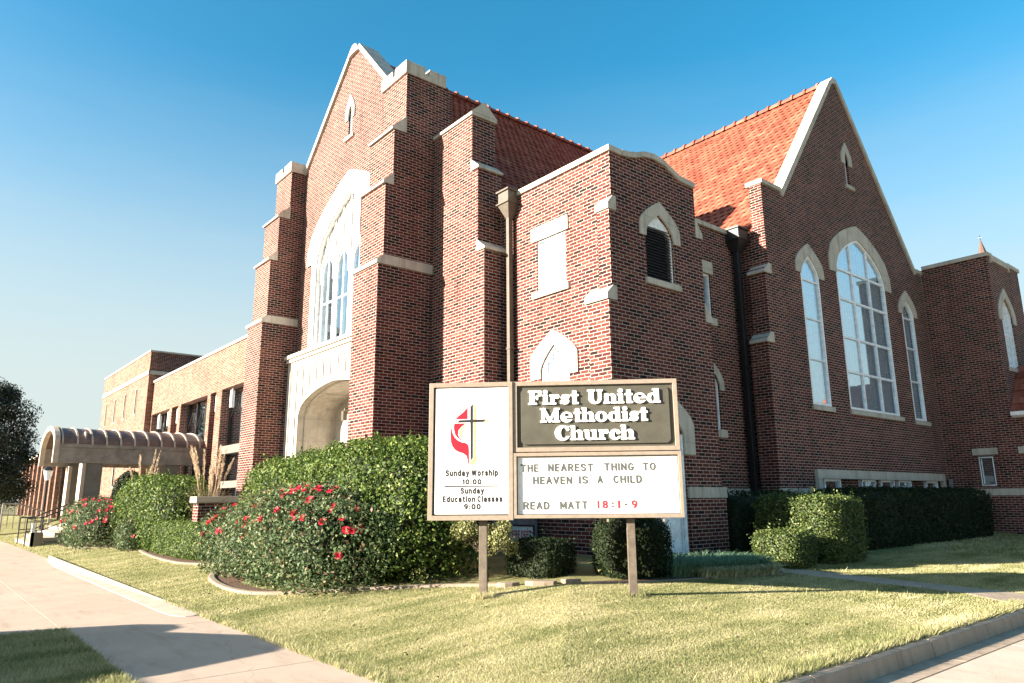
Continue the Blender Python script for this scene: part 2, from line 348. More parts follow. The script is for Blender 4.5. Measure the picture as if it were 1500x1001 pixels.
FX = lambda a, b, d: (d, a, b)      # outline in the Y-Z plane, depth along X
FY = lambda a, b, d: (a, d, b)      # outline in the X-Z plane, depth along Y
FZ = lambda a, b, d: (a, b, d)
def thing(name, label, cat, loc, group=None):
    o = bpy.data.objects.new(name, None); COL.objects.link(o); o.location = loc; o.empty_display_size = .2
    return tag(o, label, cat, group)
def tag(o, label, cat, group=None):
    o['label'] = label; o['category'] = cat
    if group: o['group'] = group
    return o
def struct(o): o['kind'] = 'structure'; return o
def stuff(o, label=None, cat=None):
    o['kind'] = 'stuff'
    if label: o['label'] = label; o['category'] = cat
    return o
def rect(a0, a1, b0, b1): return [(a0, b0), (a1, b0), (a1, b1), (a0, b1)]
def _af(t, e): return (1-t)**e if e > 0 else -e*math.sqrt(max(0, 1-t*t))+(1+e)*(1-t)
def arch(a0, a1, b0, bs, ba, e=.6, n=10):
    """pointed arch outline from the sill b0, spring bs, apex ba"""
    c = (a0+a1)/2; h = (a1-a0)/2
    pts = [(a0, b0), (a1, b0), (a1, bs)]
    for k in range(1, n): t = 1-k/n; pts.append((c+h*t, bs+(ba-bs)*_af(t, e)))
    pts.append((c, ba))
    for k in range(n-1, 0, -1): t = 1-k/n; pts.append((c-h*t, bs+(ba-bs)*_af(t, e)))
    pts.append((a0, bs)); return pts
def inset_arch(a0, a1, b0, bs, ba, d, e=.6): return arch(a0+d, a1-d, b0+d, bs, ba-d*1.15, e)

# leaf clouds -------------------------------------------------------
def leaf_mesh(name, C, Nrm, size, mat, parent, aspect=.55, jitter=.8, rows=None):
    n = len(C); o0 = np.array(root_loc(parent))
    Nr = Nrm + rng.normal(0, jitter, (n, 3)); Nr /= np.linalg.norm(Nr, axis=1)[:, None]
    A = rng.normal(0, 1, (n, 3)); A -= (A*Nr).sum(1)[:, None]*Nr; A /= np.linalg.norm(A, axis=1)[:, None]
    B = np.cross(Nr, A); s = size*rng.uniform(.6, 1.25, n)[:, None]
    P = np.empty((n, 4, 3)); fold = Nr*s*.18
    P[:, 0] = C-A*s*.5; P[:, 1] = C+B*s*aspect*.5+fold; P[:, 2] = C+A*s*.5; P[:, 3] = C-B*s*aspect*.5+fold
    return raw_mesh(name, P.reshape(-1, 3)-o0, 4, mat, parent)
def raw_mesh(name, V, k, mat, parent):
    me = bpy.data.meshes.new(name); n = len(V)//k
    me.vertices.add(len(V)); me.vertices.foreach_set('co', np.ascontiguousarray(V, dtype=np.float32).ravel())
    me.loops.add(len(V)); me.loops.foreach_set('vertex_index', np.arange(len(V), dtype=np.int32))
    me.polygons.add(n); me.polygons.foreach_set('loop_start', np.arange(0, len(V), k, dtype=np.int32))
    me.update(calc_edges=True); me.validate()
    me.materials.append(M[mat] if isinstance(mat, str) else mat)
    o = bpy.data.objects.new(name, me); COL.objects.link(o)
    if parent: o.parent = parent
    return o
def lumps(D, k, amp, seed):
    r = np.random.default_rng(seed); f = np.zeros(len(D))
    for _ in range(k):
        q = r.normal(0, 1, 3); q *= r.uniform(2, 6)/np.linalg.norm(q); f += np.sin(D@q + r.uniform(0, 6.28))
    return 1 + amp*f/math.sqrt(k)
def superell(n, power, seed_rng=rng):
    D = seed_rng.normal(0, 1, (n, 3)); D /= np.linalg.norm(D, axis=1)[:, None]
    r = (np.abs(D)**power).sum(1)**(-1/power)
    G = np.sign(D)*np.abs(D*r[:, None])**(power-1); G /= np.linalg.norm(G, axis=1)[:, None]
    return D, r, G
def bush(root, c, rad, power, nleaf, size, mat, seed, amp=.05, depth=.22, core=.8, aspect=.55, jitter=.7, lump=7, shoots=2.5):
    """leaves through the outer part of a lumpy superellipsoid, round a solid core coloured dark like inner shade"""
    r2 = np.random.default_rng(seed)
    D, r, G = superell(nleaf*2, power, r2); c = np.array(c); rad = np.array(rad)
    P0 = D*r[:, None]
    keep = P0[:, 2]*rad[2]+c[2] > c[2]-rad[2]*.98
    # even spread over the surface: weight by area stretch
    wgt = np.linalg.norm(G*np.array([rad[1]*rad[2], rad[0]*rad[2], rad[0]*rad[1]]), axis=1)*(r**2); wgt = wgt/np.quantile(wgt, .95)
    keep &= r2.uniform(0, 1, len(D)) < wgt
    D, r, G = D[keep][:nleaf], r[keep][:nleaf], G[keep][:nleaf]
    s = lumps(D*r[:, None]*rad, lump, amp, seed)*(1-depth*r2.uniform(0, 1, len(D))**1.5) + r2.exponential(.018, len(D))
    P = c + D*r[:, None]*rad*s[:, None]
    G2 = G/rad; G2 /= np.linalg.norm(G2, axis=1)[:, None]
    ns = int(shoots*len(P)/1000)
    if ns:
        top = np.where((D[:, 2] > .1))[0]; ix = r2.choice(top, ns); E = []; F = []
        for i in ix:
            dr = G2[i]*.6+np.array((0, 0, .8))+r2.normal(0, .25, 3); dr /= np.linalg.norm(dr); ln = r2.uniform(.05, .20)
            for t in np.linspace(.1, 1, 7): E.append(P[i]+dr*ln*t+r2.normal(0, .018, 3)); F.append(r2.normal(0, 1, 3))
        P = np.concatenate([P, np.array(E)]); G2 = np.concatenate([G2, np.array(F)])
    leaf_mesh('foliage', P, G2*.9, size, mat, root, aspect, jitter)
    m = MB(); nu, nv = 20, 12; base = len(m.v)
    for j in range(nv+1):
        for i in range(nu):
            th, ph = 2*pi*i/nu, pi*j/nv
            d = np.array([cos(th)*sin(ph), sin(th)*sin(ph), cos(ph)]); q = (np.abs(d)**power).sum()**(-1/power)
            m.v.append(tuple(c + d*q*rad*core*lumps(np.array([d*q*rad]), lump, amp, seed)[0]))
    for j in range(nv):
        for i in range(nu): m.f.append((j*nu+i, j*nu+(i+1) % nu, (j+1)*nu+(i+1) % nu, (j+1)*nu+i))
    m.build('dark_core', 'dark_core', root)  # solid core, dark to suggest inner shade and stop see-through

# ------------------------------------------------------------------ lettering
def contour_mesh(field, x0, x1, y0, y1, nx, ny, thick, frame, name, mat, parent):
    """solid letter from a signed field (negative inside): marching squares, extruded"""
    xs = np.linspace(x0, x1, nx); ys = np.linspace(y0, y1, ny); F = field(*np.meshgrid(xs, ys, indexing='ij'))
    m = MB()
    def ip(a, b, fa, fb):
        t = fa/(fa-fb); return (a[0]+(b[0]-a[0])*t, a[1]+(b[1]-a[1])*t)
    for i in range(nx-1):
        for j in range(ny-1):
            c = [(xs[i], ys[j]), (xs[i+1], ys[j]), (xs[i+1], ys[j+1]), (xs[i], ys[j+1])]
            f = [F[i, j], F[i+1, j], F[i+1, j+1], F[i, j+1]]
            if min(f) >= 0: continue
            pts = []; cross = []
            for k in range(4):
                a, b = k, (k+1) % 4
                if f[a] < 0: pts.append(c[a])
                if (f[a] < 0) != (f[b] < 0):
                    p = ip(c[a], c[b], f[a], f[b]); pts.append(p); cross.append(p)
            if len(pts) >= 3:
                m.poly([frame(*p, thick) for p in pts]); m.poly([frame(*p, 0) for p in reversed(pts)])
            if len(cross) == 2:
                a, b = cross; m.poly([frame(*a, 0), frame(*b, 0), frame(*b, thick), frame(*a, thick)])
    return m
def _R(x0, y0, x1, y1, r=.035):
    cx, cy, hx, hy = (x0+x1)/2, (y0+y1)/2, (x1-x0)/2-r, (y1-y0)/2-r
    def f(X, Y):
        qx, qy = np.abs(X-cx)-hx, np.abs(Y-cy)-hy
        return np.hypot(np.maximum(qx, 0), np.maximum(qy, 0)) + np.minimum(np.maximum(qx, qy), 0) - r
    return f
def _E(cx, cy, rx, ry): return lambda X, Y: (np.hypot((X-cx)/rx, (Y-cy)/ry)-1)*min(rx, ry)
def _C(pts, r):
    def f(X, Y):
        o = np.full(X.shape, 9.)
        for (ax, ay), (bx, by) in zip(pts, pts[1:]):
            t = np.clip(((X-ax)*(bx-ax)+(Y-ay)*(by-ay))/((bx-ax)**2+(by-ay)**2+1e-12), 0, 1)
            o = np.minimum(o, np.hypot(X-ax-t*(bx-ax), Y-ay-t*(by-ay))-r)
        return o
    return f
def _U(*fs): return lambda X, Y: np.minimum.reduce([f(X, Y) for f in fs])
def _D(a, *bs): return lambda X, Y: np.maximum.reduce([a(X, Y)]+[-b(X, Y) for b in bs])
_n = [_R(.05, 0, .34, .70), _R(-.02, 0, .42, .13), _D(_E(.58, .44, .27, .27), _E(.43, .33, .11, .25)), _R(.55, 0, .84, .5), _R(.47, 0, .92, .13)]
GLY = {
 'F': (.95, _U(_R(.12, 0, .46, 1), _R(.0, .86, .93, 1), _R(.70, .60, .93, .95), _R(.4, .43, .70, .58), _R(.56, .34, .70, .68), _R(0, 0, .62, .14))),
 'i': (.46, _U(_R(.07, 0, .38, .70), _R(0, 0, .46, .13), _R(0, .57, .3, .70), _E(.22, .89, .17, .14))),
 'r': (.70, _U(_R(.07, 0, .37, .70), _R(0, 0, .48, .13), _R(0, .57, .25, .70), _E(.54, .56, .17, .16), _C([(.3, .48), (.52, .6)], .09))),
 's': (.70, _U(_C([(.54, .50), (.42, .58), (.25, .56), (.17, .48), (.26, .40), (.44, .31), (.53, .22), (.46, .13), (.30, .11), (.16, .18)], .12), _R(.50, .44, .66, .68), _R(.02, .03, .18, .28))),
 't': (.56, _U(_R(.13, .04, .43, .95, .06), _R(0, .56, .56, .70), _R(.13, 0, .56, .14))),
 'U': (1.08, _U(_R(.10, .35, .44, 1), _R(.74, .35, .97, 1), _R(0, .87, .54, 1), _R(.64, .87, 1.07, 1), _D(_E(.535, .38, .44, .40), _E(.59, .42, .15, .27), _R(.44, .40, .74, 1.1)))),
 'n': (.90, _U(*_n)),
 'h': (.90, _U(*_n, _R(.05, 0, .34, 1), _R(-.02, .88, .3, 1))),
 'u': (.93, _U(_R(.06, .2, .35, .70), _R(-.02, .57, .3, .70), _D(_E(.40, .26, .34, .27), _E(.46, .34, .10, .22), _R(.36, .35, .56, .8)), _R(.55, 0, .84, .70), _R(.46, .57, .8, .70), _R(.6, 0, .93, .13))),
 'e': (.86, _D(_E(.43, .35, .43, .37), _E(.45, .50, .17, .10), _R(.40, .20, .95, .325, .03))),
 'd': (.92, _U(_D(_E(.37, .34, .37, .35), _E(.40, .33, .115, .23)), _R(.52, 0, .83, 1), _R(.40, .88, .7, 1), _R(.62, 0, .93, .13))),
 'o': (.86, _D(_E(.43, .35, .43, .37), _E(.43, .35, .14, .25))),
 'c': (.76, _U(_D(_E(.40, .35, .40, .37), _E(.47, .35, .13, .23), _R(.46, .22, .95, .44)), _E(.60, .50, .14, .13))),
 'C': (1.02, _U(_D(_E(.53, .5, .53, .53), _E(.62, .5, .20, .36), _R(.66, .28, 1.3, .72)), _R(.78, .64, .97, .98, .06))),
 'M': (1.40, _U(_R(.12, 0, .34, 1), _R(.98, 0, 1.29, 1), _C([(.25, .90), (.68, .10)], .12), _C([(1.10, .90), (.68, .10)], .085), _R(0, 0, .47, .13), _R(.85, 0, 1.40, .13), _R(0, .88, .40, 1), _R(1.0, .88, 1.40, 1))),
}
def fat_word(word, s0, s1, z0, cap, frame, parent, thick=.024):
    gap = .035; tot = sum(GLY[c][0] for c in word)+gap*(len(word)-1); k = (s1-s0)/tot; x = s0
    for c in word:
        wd, f = GLY[c]
        m = contour_mesh(f, -.06, wd+.06, -.06, 1.08, int(44*(wd+.12))+2, 50, thick, lambda a, b, d, x=x: frame(x+a*k, z0+b*cap, d), 'letter', 'letter_white', parent)
        m.build('letter', 'letter_white', parent); x += (wd+gap)*k
def _arc(cx, cy, rx, ry, a0, a1, n=10): return [(cx+rx*cos(radians(a0+(a1-a0)*k/n)), cy+ry*sin(radians(a0+(a1-a0)*k/n))) for k in range(n+1)]
_el = lambda cx, cy, rx, ry: _arc(cx, cy, rx, ry, 0, 360, 18)
_S = lambda w, h: [(w*.94, h*.80)]+_arc(w/2, h*.76, w*.47, h*.24, 35, 250, 9)+_arc(w/2, h*.25, w*.50, h*.25, 75, -150, 9)
STROKE = {
 'T': (.56, [[(0, 1), (.56, 1)], [(.28, 1), (.28, 0)]]), 'H': (.52, [[(0, 0), (0, 1)], [(.52, 0), (.52, 1)], [(0, .52), (.52, .52)]]),
 'E': (.42, [[(.42, 1), (0, 1), (0, 0), (.42, 0)], [(0, .52), (.38, .52)]]), 'F': (.42, [[(.42, 1), (0, 1), (0, 0)], [(0, .52), (.38, .52)]]),
 'N': (.52, [[(0, 0), (0, 1), (.52, 0), (.52, 1)]]), 'A': (.56, [[(0, 0), (.28, 1), (.56, 0)], [(.10, .32), (.46, .32)]]),
 'R': (.50, [[(0, 0), (0, 1), (.24, 1)]+_arc(.24, .75, .24, .25, 90, -90)+[(0, .50)], [(.26, .5), (.50, 0)]]), 'P': (.48, [[(0, 0), (0, 1), (.24, 1)]+_arc(.24, .75, .24, .25, 90, -90)+[(0, .50)]]),
 'S': (.50, [_S(.50, 1)]), 'I': (.0, [[(0, 0), (0, 1)]]), 'O': (.58, [_el(.29, .5, .29, .5)]), 'V': (.54, [[(0, 1), (.27, 0), (.54, 1)]]),
 'G': (.56, [_arc(.29, .5, .29, .5, 48, 345)+[(.57, .42), (.34, .42)]]), 'C': (.52, [_arc(.29, .5, .29, .5, 50, 310)]), 'L': (.40, [[(0, 1), (0, 0), (.40, 0)]]),
 'D': (.52, [[(0, 0), (0, 1), (.2, 1)]+_arc(.2, .5, .32, .5, 90, -90)+[(0, 0)]]), 'M': (.66, [[(0, 0), (0, 1), (.33, .22), (.66, 1), (.66, 0)]]), 'W': (.84, [[(0, 1), (.20, 0), (.42, .95), (.64, 0), (.84, 1)]]),
 '0': (.50, [_el(.25, .5, .25, .5)]), '1': (.16, [[(0, .82), (.16, 1), (.16, 0)]]), '8': (.46, [_el(.23, .75, .20, .25), _el(.23, .25, .23, .25)]), '9': (.46, [_el(.23, .70, .23, .30), _arc(.1, .62, .36, .62, 0, -75)]),
 ':': (.04, [[(0, .14), (.04, .20)], [(0, .62), (.04, .68)]]), '-': (.26, [[(0, .42), (.26, .42)]]),
 'u': (.42, [[(0, .72), (0, .22)]+_arc(.21, .22, .21, .22, 180, 360)+[(.42, .72), (.42, 0)]]), 'n': (.42, [[(0, 0), (0, .72)], _arc(.21, .48, .21, .24, 180, 0)+[(.42, 0)]]), 'h': (.42, [[(0, 0), (0, 1)], _arc(.21, .48, .21, .24, 180, 0)+[(.42, 0)]]),
 'd': (.44, [_el(.22, .36, .22, .36), [(.44, 0), (.44, 1)]]), 'p': (.44, [_el(.22, .36, .22, .36), [(0, -.26), (0, .72)]]), 'o': (.46, [_el(.23, .36, .23, .36)]),
 'a': (.42, [_el(.20, .20, .20, .20), _arc(.21, .50, .20, .22, 165, 0)+[(.42, 0)]]), 'y': (.44, [[(0, .72), (.23, .02)], [(.44, .72), (.20, -.20), (.04, -.26)]]),
 'r': (.28, [[(0, 0), (0, .72)], [(0, .42), (.08, .62), (.28, .71)]]), 's': (.38, [_S(.38, .72)]), 'i': (.0, [[(0, 0), (0, .72)], [(0, .98), (0, 1.0)]]), 'c': (.38, [_arc(.22, .36, .22, .36, 50, 310)]),
 't': (.30, [[(.13, .95), (.13, .14), (.20, .01), (.30, .01)], [(0, .72), (.30, .72)]]), 'l': (.0, [[(0, 0), (0, 1)]]), 'e': (.43, [[(.0, .38), (.43, .38)], _arc(.215, .36, .215, .36, 0, 318)]),
}
def text_word(txt, s0, s1, z0, cap, frame, parent, mat, thick=.003, r=.085, name='lettering', gap=.15):
    x = 0; glyphs = []
    for c in txt:
        if c == ' ': x += .30; continue
        wd, st = STROKE[c]; glyphs.append((x, wd, st)); x += wd+2*r+gap
    tot = x-gap; kx = (s1-s0)/tot; m = MB()
    for x, wd, st in glyphs:
        st = [[(r+px, r+(1-2*r)*py) for px, py in q] for q in st]; fs = _U(*[_C(q, r) for q in st])
        g_ = contour_mesh(fs, -.03, wd+2*r+.03, -.38, 1.06, max(int((wd+2*r)*30), 10), 46, thick, lambda a, b, d, x=x: frame(s0+(x+a)*kx, z0+b*cap, d), name, mat, parent)
        k = len(m.v); m.v += g_.v; m.f += [tuple(q+k for q in f) for f in g_.f]
    return m.build(name, mat, parent)

# ------------------------------------------------------------------ ground, walks, street
def g(x, y): return min(max(.085*min(x-3.2, y-3.5), 0), .47)
def gv(X, Y): return np.clip(.085*np.minimum(X-3.2, Y-3.5), 0, .47)
m = MB(); m.poly([(-900, -900, -.22), (1500, -900, -.22), (1500, 1500, -.22), (-900, 1500, -.22)]); struct(m.build('ground', 'earth'))
m = MB(); xs = [3.2+.6*i for i in range(90)]; ys = [3.5+.6*j for j in range(130)]
for x in xs:
    for y in ys: m.v.append((x, y, g(x, y)-.004))
for i in range(len(xs)-1):
    for j in range(len(ys)-1):
        a = i*len(ys)+j; m.f.append((a, a+len(ys), a+len(ys)+1, a+1))
m.poly([(3.2, 3.5, -.004), (3.2, 3.5, -.25), (56, 3.5, -.25), (56, 3.5, -.004)])
struct(m.build('lawn', 'lawn'))
m = MB()
for y0, y1 in [(-2.0, 1.5), (1.5, 3.9), (3.9, 6.70), (6.71, 9.7), (9.71, 12.7)] + [(12.71+3*k, 15.7+3*k) for k in range(16)]:
    if y1 < 3.3: continue
    m.box(1.62, 3.19, max(y0, 3.3), y1, -.2, .0)
struct(m.build('sidewalk', 'walk', bevel=.002))
m = MB(); m.box(-.45, 1.615, 10.1, 16.0, -.2, -.001); m.box(-.45, 1.61, 16.01, 22.0, -.2, -.001); m.box(-.45, 1.61, 22.01, 62, -.2, -.001)
struct(m.build('pavement', 'walk', bevel=.002))
m = MB(); m.box(-.2, 1.60, 3.9, 10.08, -.2, .012); struct(m.build('parkway', 'lawn'))
m = MB(); m.box(-.45, -.22, 3.9, 10.08, -.2, .0); struct(m.build('parkway_curb', 'conc_curb', bevel=.02))
# raised light strip along the walk
m = MB(); pts = [(3.20, 10.35), (3.20, 23.5), (3.08, 22.6), (2.90, 20.5), (2.86, 10.9), (2.90, 10.5), (3.0, 10.3), (3.1, 10.27)]

np_ = len(pts); m.v = [(x, y, -.02) for x, y in pts]+[(x, y, .004+max(0, (x-2.86)/.34)*.085*min(1, max(.05, (y-10.25)/.6))) for x, y in pts]; tt = tessellate_polygon([[Vector((x, y, 0)) for x, y in pts]])
m.f = [tuple(t) for t in tt]+[tuple(k+np_ for k in t) for t in tt]+[(k, (k+1) % np_, np_+(k+1) % np_, np_+k) for k in range(np_)]
struct(m.build('curb_strip', 'conc_light', bevel=.008))
# the street on the right and its kerb
for nm, x0, x1, y0, y1 in (('street', -60, 70, -7.0, 3.02), ('side_street', -9.0, -.47, 3.03, 70)):
    m = MB()
    if nm == 'street':
        for k in range(18):
            a = -18+k*4.6; m.box(a+.008, a+4.592, -2.0, 3.02, -.3, -.155); m.box(a+.008, a+4.592, -7.2, -2.01, -.3, -.155)
    else:
        for k in range(15): m.box(-4.8, -.47, 3.03+k*4.6, 7.61+k*4.6, -.3, -.155); m.box(-9.2, -4.81, 3.03+k*4.6, 7.61+k*4.6, -.3, -.155)
    struct(m.build(nm, 'street'))
m = MB(); mg = MB(); X = 3.6
segs = []
while X < 60:
    ln = 2.35; segs.append((X, X+ln-.014)); X += ln
prof = [(3.49, -.3), (3.49, .012), (3.36, .012), (3.325, -.005), (3.30, -.16), (3.30, -.3)]
for a, b in segs:
    m.prism(lambda p, q, d: (d, p, q), prof, a, b)
    mg.box(a, b, 3.03, 3.298, -.3, -.15)
struct(m.build('curb', 'conc_curb', bevel=.008)); struct(mg.build('gutter', 'conc_curb'))
# walk from the side door to the kerb
path_c = [(10.9, 8.3), (11.25, 7.2), (11.55, 6.2), (12.0, 5.2), (12.35, 4.4), (12.4, 3.5)]
m = MB(); L_, R_ = [], []
for k, p in enumerate(path_c):
    a = Vector(path_c[max(k-1, 0)]); b = Vector(path_c[min(k+1, len(path_c)-1)]); t = (b-a).normalized(); n = Vector((-t.y, t.x))
    wd = .30 + (.35 if k == len(path_c)-1 else 0)
    L_.append(Vector(p)+n*wd); R_.append(Vector(p)-n*wd)
for k in range(len(path_c)-1):
    q = [L_[k], R_[k], R_[k+1], L_[k+1]]
    m.hexa([(v.x, v.y, g(v.x, v.y)-.1) for v in q], [(v.x, v.y, g(v.x, v.y)+.006) for v in q])
struct(m.build('path', 'conc_curb'))
# planting bed: mulch sheet and concrete edging
edge = [(4.75, 14.6), (4.45, 13.9), (4.25, 12.9), (4.18, 11.9), (4.28, 11.2), (4.55, 10.75), (5.05, 10.2), (6.02, 8.98), (6.66, 7.95), (7.25, 7.32), (8.0, 7.02), (8.87, 6.87), (10.0, 6.68), (10.95, 6.52)]
bed = edge + [(11.0, 8.6), (9.6, 9.0), (9.6, 13), (7.6, 14.7), (6.0, 14.8)]
def smooth_curve(P, n=8):
    out = []
    for i in range(len(P)-1):
        p0, p1, p2, p3 = (Vector(P[max(i-1, 0)]), Vector(P[i]), Vector(P[i+1]), Vector(P[min(i+2, len(P)-1)]))
        for k in range(n):
            t = k/n; out.append(.5*((2*p1)+(p2-p0)*t+(2*p0-5*p1+4*p2-p3)*t*t+(3*p1-p0-3*p2+p3)*t*t*t))
    out.append(Vector(P[-1])); return out
edge_s = smooth_curve(edge)
def in_poly(X, Y, P):
    ins = np.zeros(X.shape, bool); n = len(P)
    for i in range(n):
        (x0, y0), (x1, y1) = P[i], P[(i+1) % n]
        if y0 == y1: continue
        c = ((y0 > Y) != (y1 > Y)) & (X < (x1-x0)*(Y-y0)/(y1-y0)+x0); ins ^= c
    return ins
bed_poly = [(p.x, p.y) for p in edge_s] + [(11.0, 8.6), (14, 9.6), (14, 12), (9.6, 13), (7.6, 14.7), (6.0, 14.8)]
m = MB(); tri = tessellate_polygon([[Vector((x, y, 0)) for x, y in bed_poly]])
m.v = [(x, y, g(x, y)+.012) for x, y in bed_poly]; m.f = [tuple(t) for t in tri]
struct(m.build('bed_soil', 'mulch'))
def edging(P, wd, h, mat, name, z0=.0):
    m = MB(); ring = []
    for k, p in enumerate(P):
        a = P[max(k-1, 0)]; b = P[min(k+1, len(P)-1)]; t = (b-a).normalized(); n = Vector((-t.y, t.x)); z = g(p.x, p.y)
        i = len(m.v); ring.append(i)
        for s_, hz in ((-.5, -.05), (-.5, h*.8), (-.3, h), (.3, h), (.5, h*.8), (.5, -.05)):
            q = p+n*wd*s_; m.v.append((q.x, q.y, z+hz))
    for a, b in zip(ring, ring[1:]):
        for j in range(5): m.f.append((a+j, a+j+1, b+j+1, b+j))
    m.f.append(tuple(ring[0]+j for j in range(6))); m.f.append(tuple(ring[-1]+j for j in range(6)))
    return m.build(name, mat)
struct(edging(edge_s[:64], .12, .04, 'conc', 'bed_edging'))
struct(edging(edge_s[70:], .08, .02, 'conc', 'bed_border'))
edge2 = smooth_curve([(4.15, 26.5), (4.9, 24.5), (5.25, 23.2), (5.0, 21), (4.85, 19), (4.85, 17.2), (5.2, 16.0), (5.6, 15.2)])
struct(edging(edge2, .12, .035, 'conc', 'bed_edging_far'))
bed2 = [(p.x, p.y) for p in edge2] + [(7.3, 15.2), (8.8, 26.5), (8.8, 29), (4.1, 29.4)]
m = MB(); tri = tessellate_polygon([[Vector((x, y, 0)) for x, y in bed2]]); m.v = [(x, y, g(x, y)+.012) for x, y in bed2]; m.f = [tuple(t) for t in tri]
struct(m.build('bed_soil_far', 'mulch'))

# lawn blades
def blades(n, x0, x1, y0, y1, hmin, hmax, test, wid=.0045, zc=None):
    X = rng.uniform(x0, x1, n); Y = rng.uniform(y0, y1, n); k = test(X, Y); X, Y = X[k], Y[k]; n = len(X)
    Z = gv(X, Y)-.004 if zc is None else np.full(n, zc); a = rng.uniform(0, 2*pi, n); h = rng.uniform(hmin, hmax, n); ln = rng.normal(0, .55, (n, 2))*h[:, None]
    d2 = np.hypot(X, Y); wv = wid*np.clip(d2/7, .8, 3.0)
    V = np.empty((n, 3, 3)); V[:, 0] = np.stack([X-np.cos(a)*wv, Y-np.sin(a)*wv, Z], 1); V[:, 1] = np.stack([X+np.cos(a)*wv, Y+np.sin(a)*wv, Z], 1)
    V[:, 2] = np.stack([X+ln[:, 0], Y+ln[:, 1], Z+h], 1)
    return V.reshape(-1, 3)
Lp = [(p.x, p.y) for p in L_]; Rp = [(p.x, p.y) for p in R_]; path_poly = Lp + Rp[::-1]
def lawn_ok(X, Y): return (X > 3.22) & (Y > 3.42) & ~in_poly(X, Y, bed_poly) & ~in_poly(X, Y, path_poly) & ~in_poly(X, Y, bed2)
G = [blades(620000, 3.2, 9.5, 3.4, 10.0, .008, .021, lawn_ok, .0025), blades(160000, 9.5, 18, 3.4, 7.2, .009, .024, lawn_ok, .0028),
     blades(40000, 18, 34, 3.4, 9.0, .03, .06, lawn_ok, .006), blades(120000, 3.2, 5.8, 10, 24, .010, .028, lawn_ok, .003),
     blades(25000, 3.2, 6.0, 24, 40, .03, .06, lawn_ok),
     blades(14000, 5.4, 13.5, 3.40, 3.62, .04, .10, lambda X, Y: (Y > 3.40) & ~in_poly(X, Y, path_poly), .005),
     blades(900, 5.70, 5.98, 7.52, 7.80, .03, .10, lambda X, Y: np.hypot(X-5.88, Y-7.72) < .16, .003), blades(900, 7.0, 7.5, 6.1, 6.7, .03, .10, lambda X, Y: np.hypot(X-7.27, Y-6.40) < .16, .003),
     blades(500, 3.4, 13, 3.6, 9, .05, .09, lawn_ok, .004),
     blades(5000, 3.15, 3.30, 3.8, 12, .03, .07, lambda X, Y: X > 3.14, .004)]
stuff(raw_mesh('lawn_grass', np.concatenate(G), 3, 'grassblade', None), 'short sunlit grass of the church lawn', 'grass')
stuff(raw_mesh('parkway_grass', blades(60000, -.2, 1.63, 4.5, 10.09, .03, .065, lambda X, Y: X < 1.63, zc=.012), 3, 'grassblade', None), 'shaded grass on the corner beside the sidewalk', 'grass')

# ------------------------------------------------------------------ the church
CH = thing('church', 'tall red brick gothic church with stone trimmed gables and a red tile roof', 'church', (9.4, 13.0, .4))
def wedge(p0, p1, z0, z1, a0, a1, frame):       # sloped stone weathering: p0 outer face, p1 wall face
    return lambda m: m.prism(frame, [(p0, z0), (p0, z0+.06), (p1, z1), (p1, z0)], a0, a1)
def ring(A0, A1, Bb, BS, BA, a0, a1, bs, ba, e=.6, e2=None):
    o = arch(A0, A1, Bb, BS, BA, e); i = arch(a0, a1, Bb, bs, ba, e2 or e)
    return o[1:]+[o[0]] + ([i[0]] + i[:0:-1])
def arch_z(a, a0, a1, bs, ba, e=.6):
    c = (a0+a1)/2; h = (a1-a0)/2; t = min(abs(a-c)/h, 1); return bs+(ba-bs)*_af(t, e)
def bars(m, fr, a0, a1, b0, b1, d0, d1): m.prism(fr, rect(a0, a1, b0, b1), d0, d1)
def curtain(parent, fr, a0, a1, b0, b1, d, amp=.03, pitch=.16, mat='curtain'):
    m = MB(); n = int((a1-a0)/.02)
    for k in range(n+1):
        a = a0+(a1-a0)*k/n; q = d+amp*sin(2*pi*a/pitch+1.3*sin(a*3.1)); m.v += [fr(a, b0, q), fr(a, b1, q)]
    m.f = [(2*k, 2*k+2, 2*k+3, 2*k+1) for k in range(n)]
    return m.build('curtain', mat, parent, smooth=True)
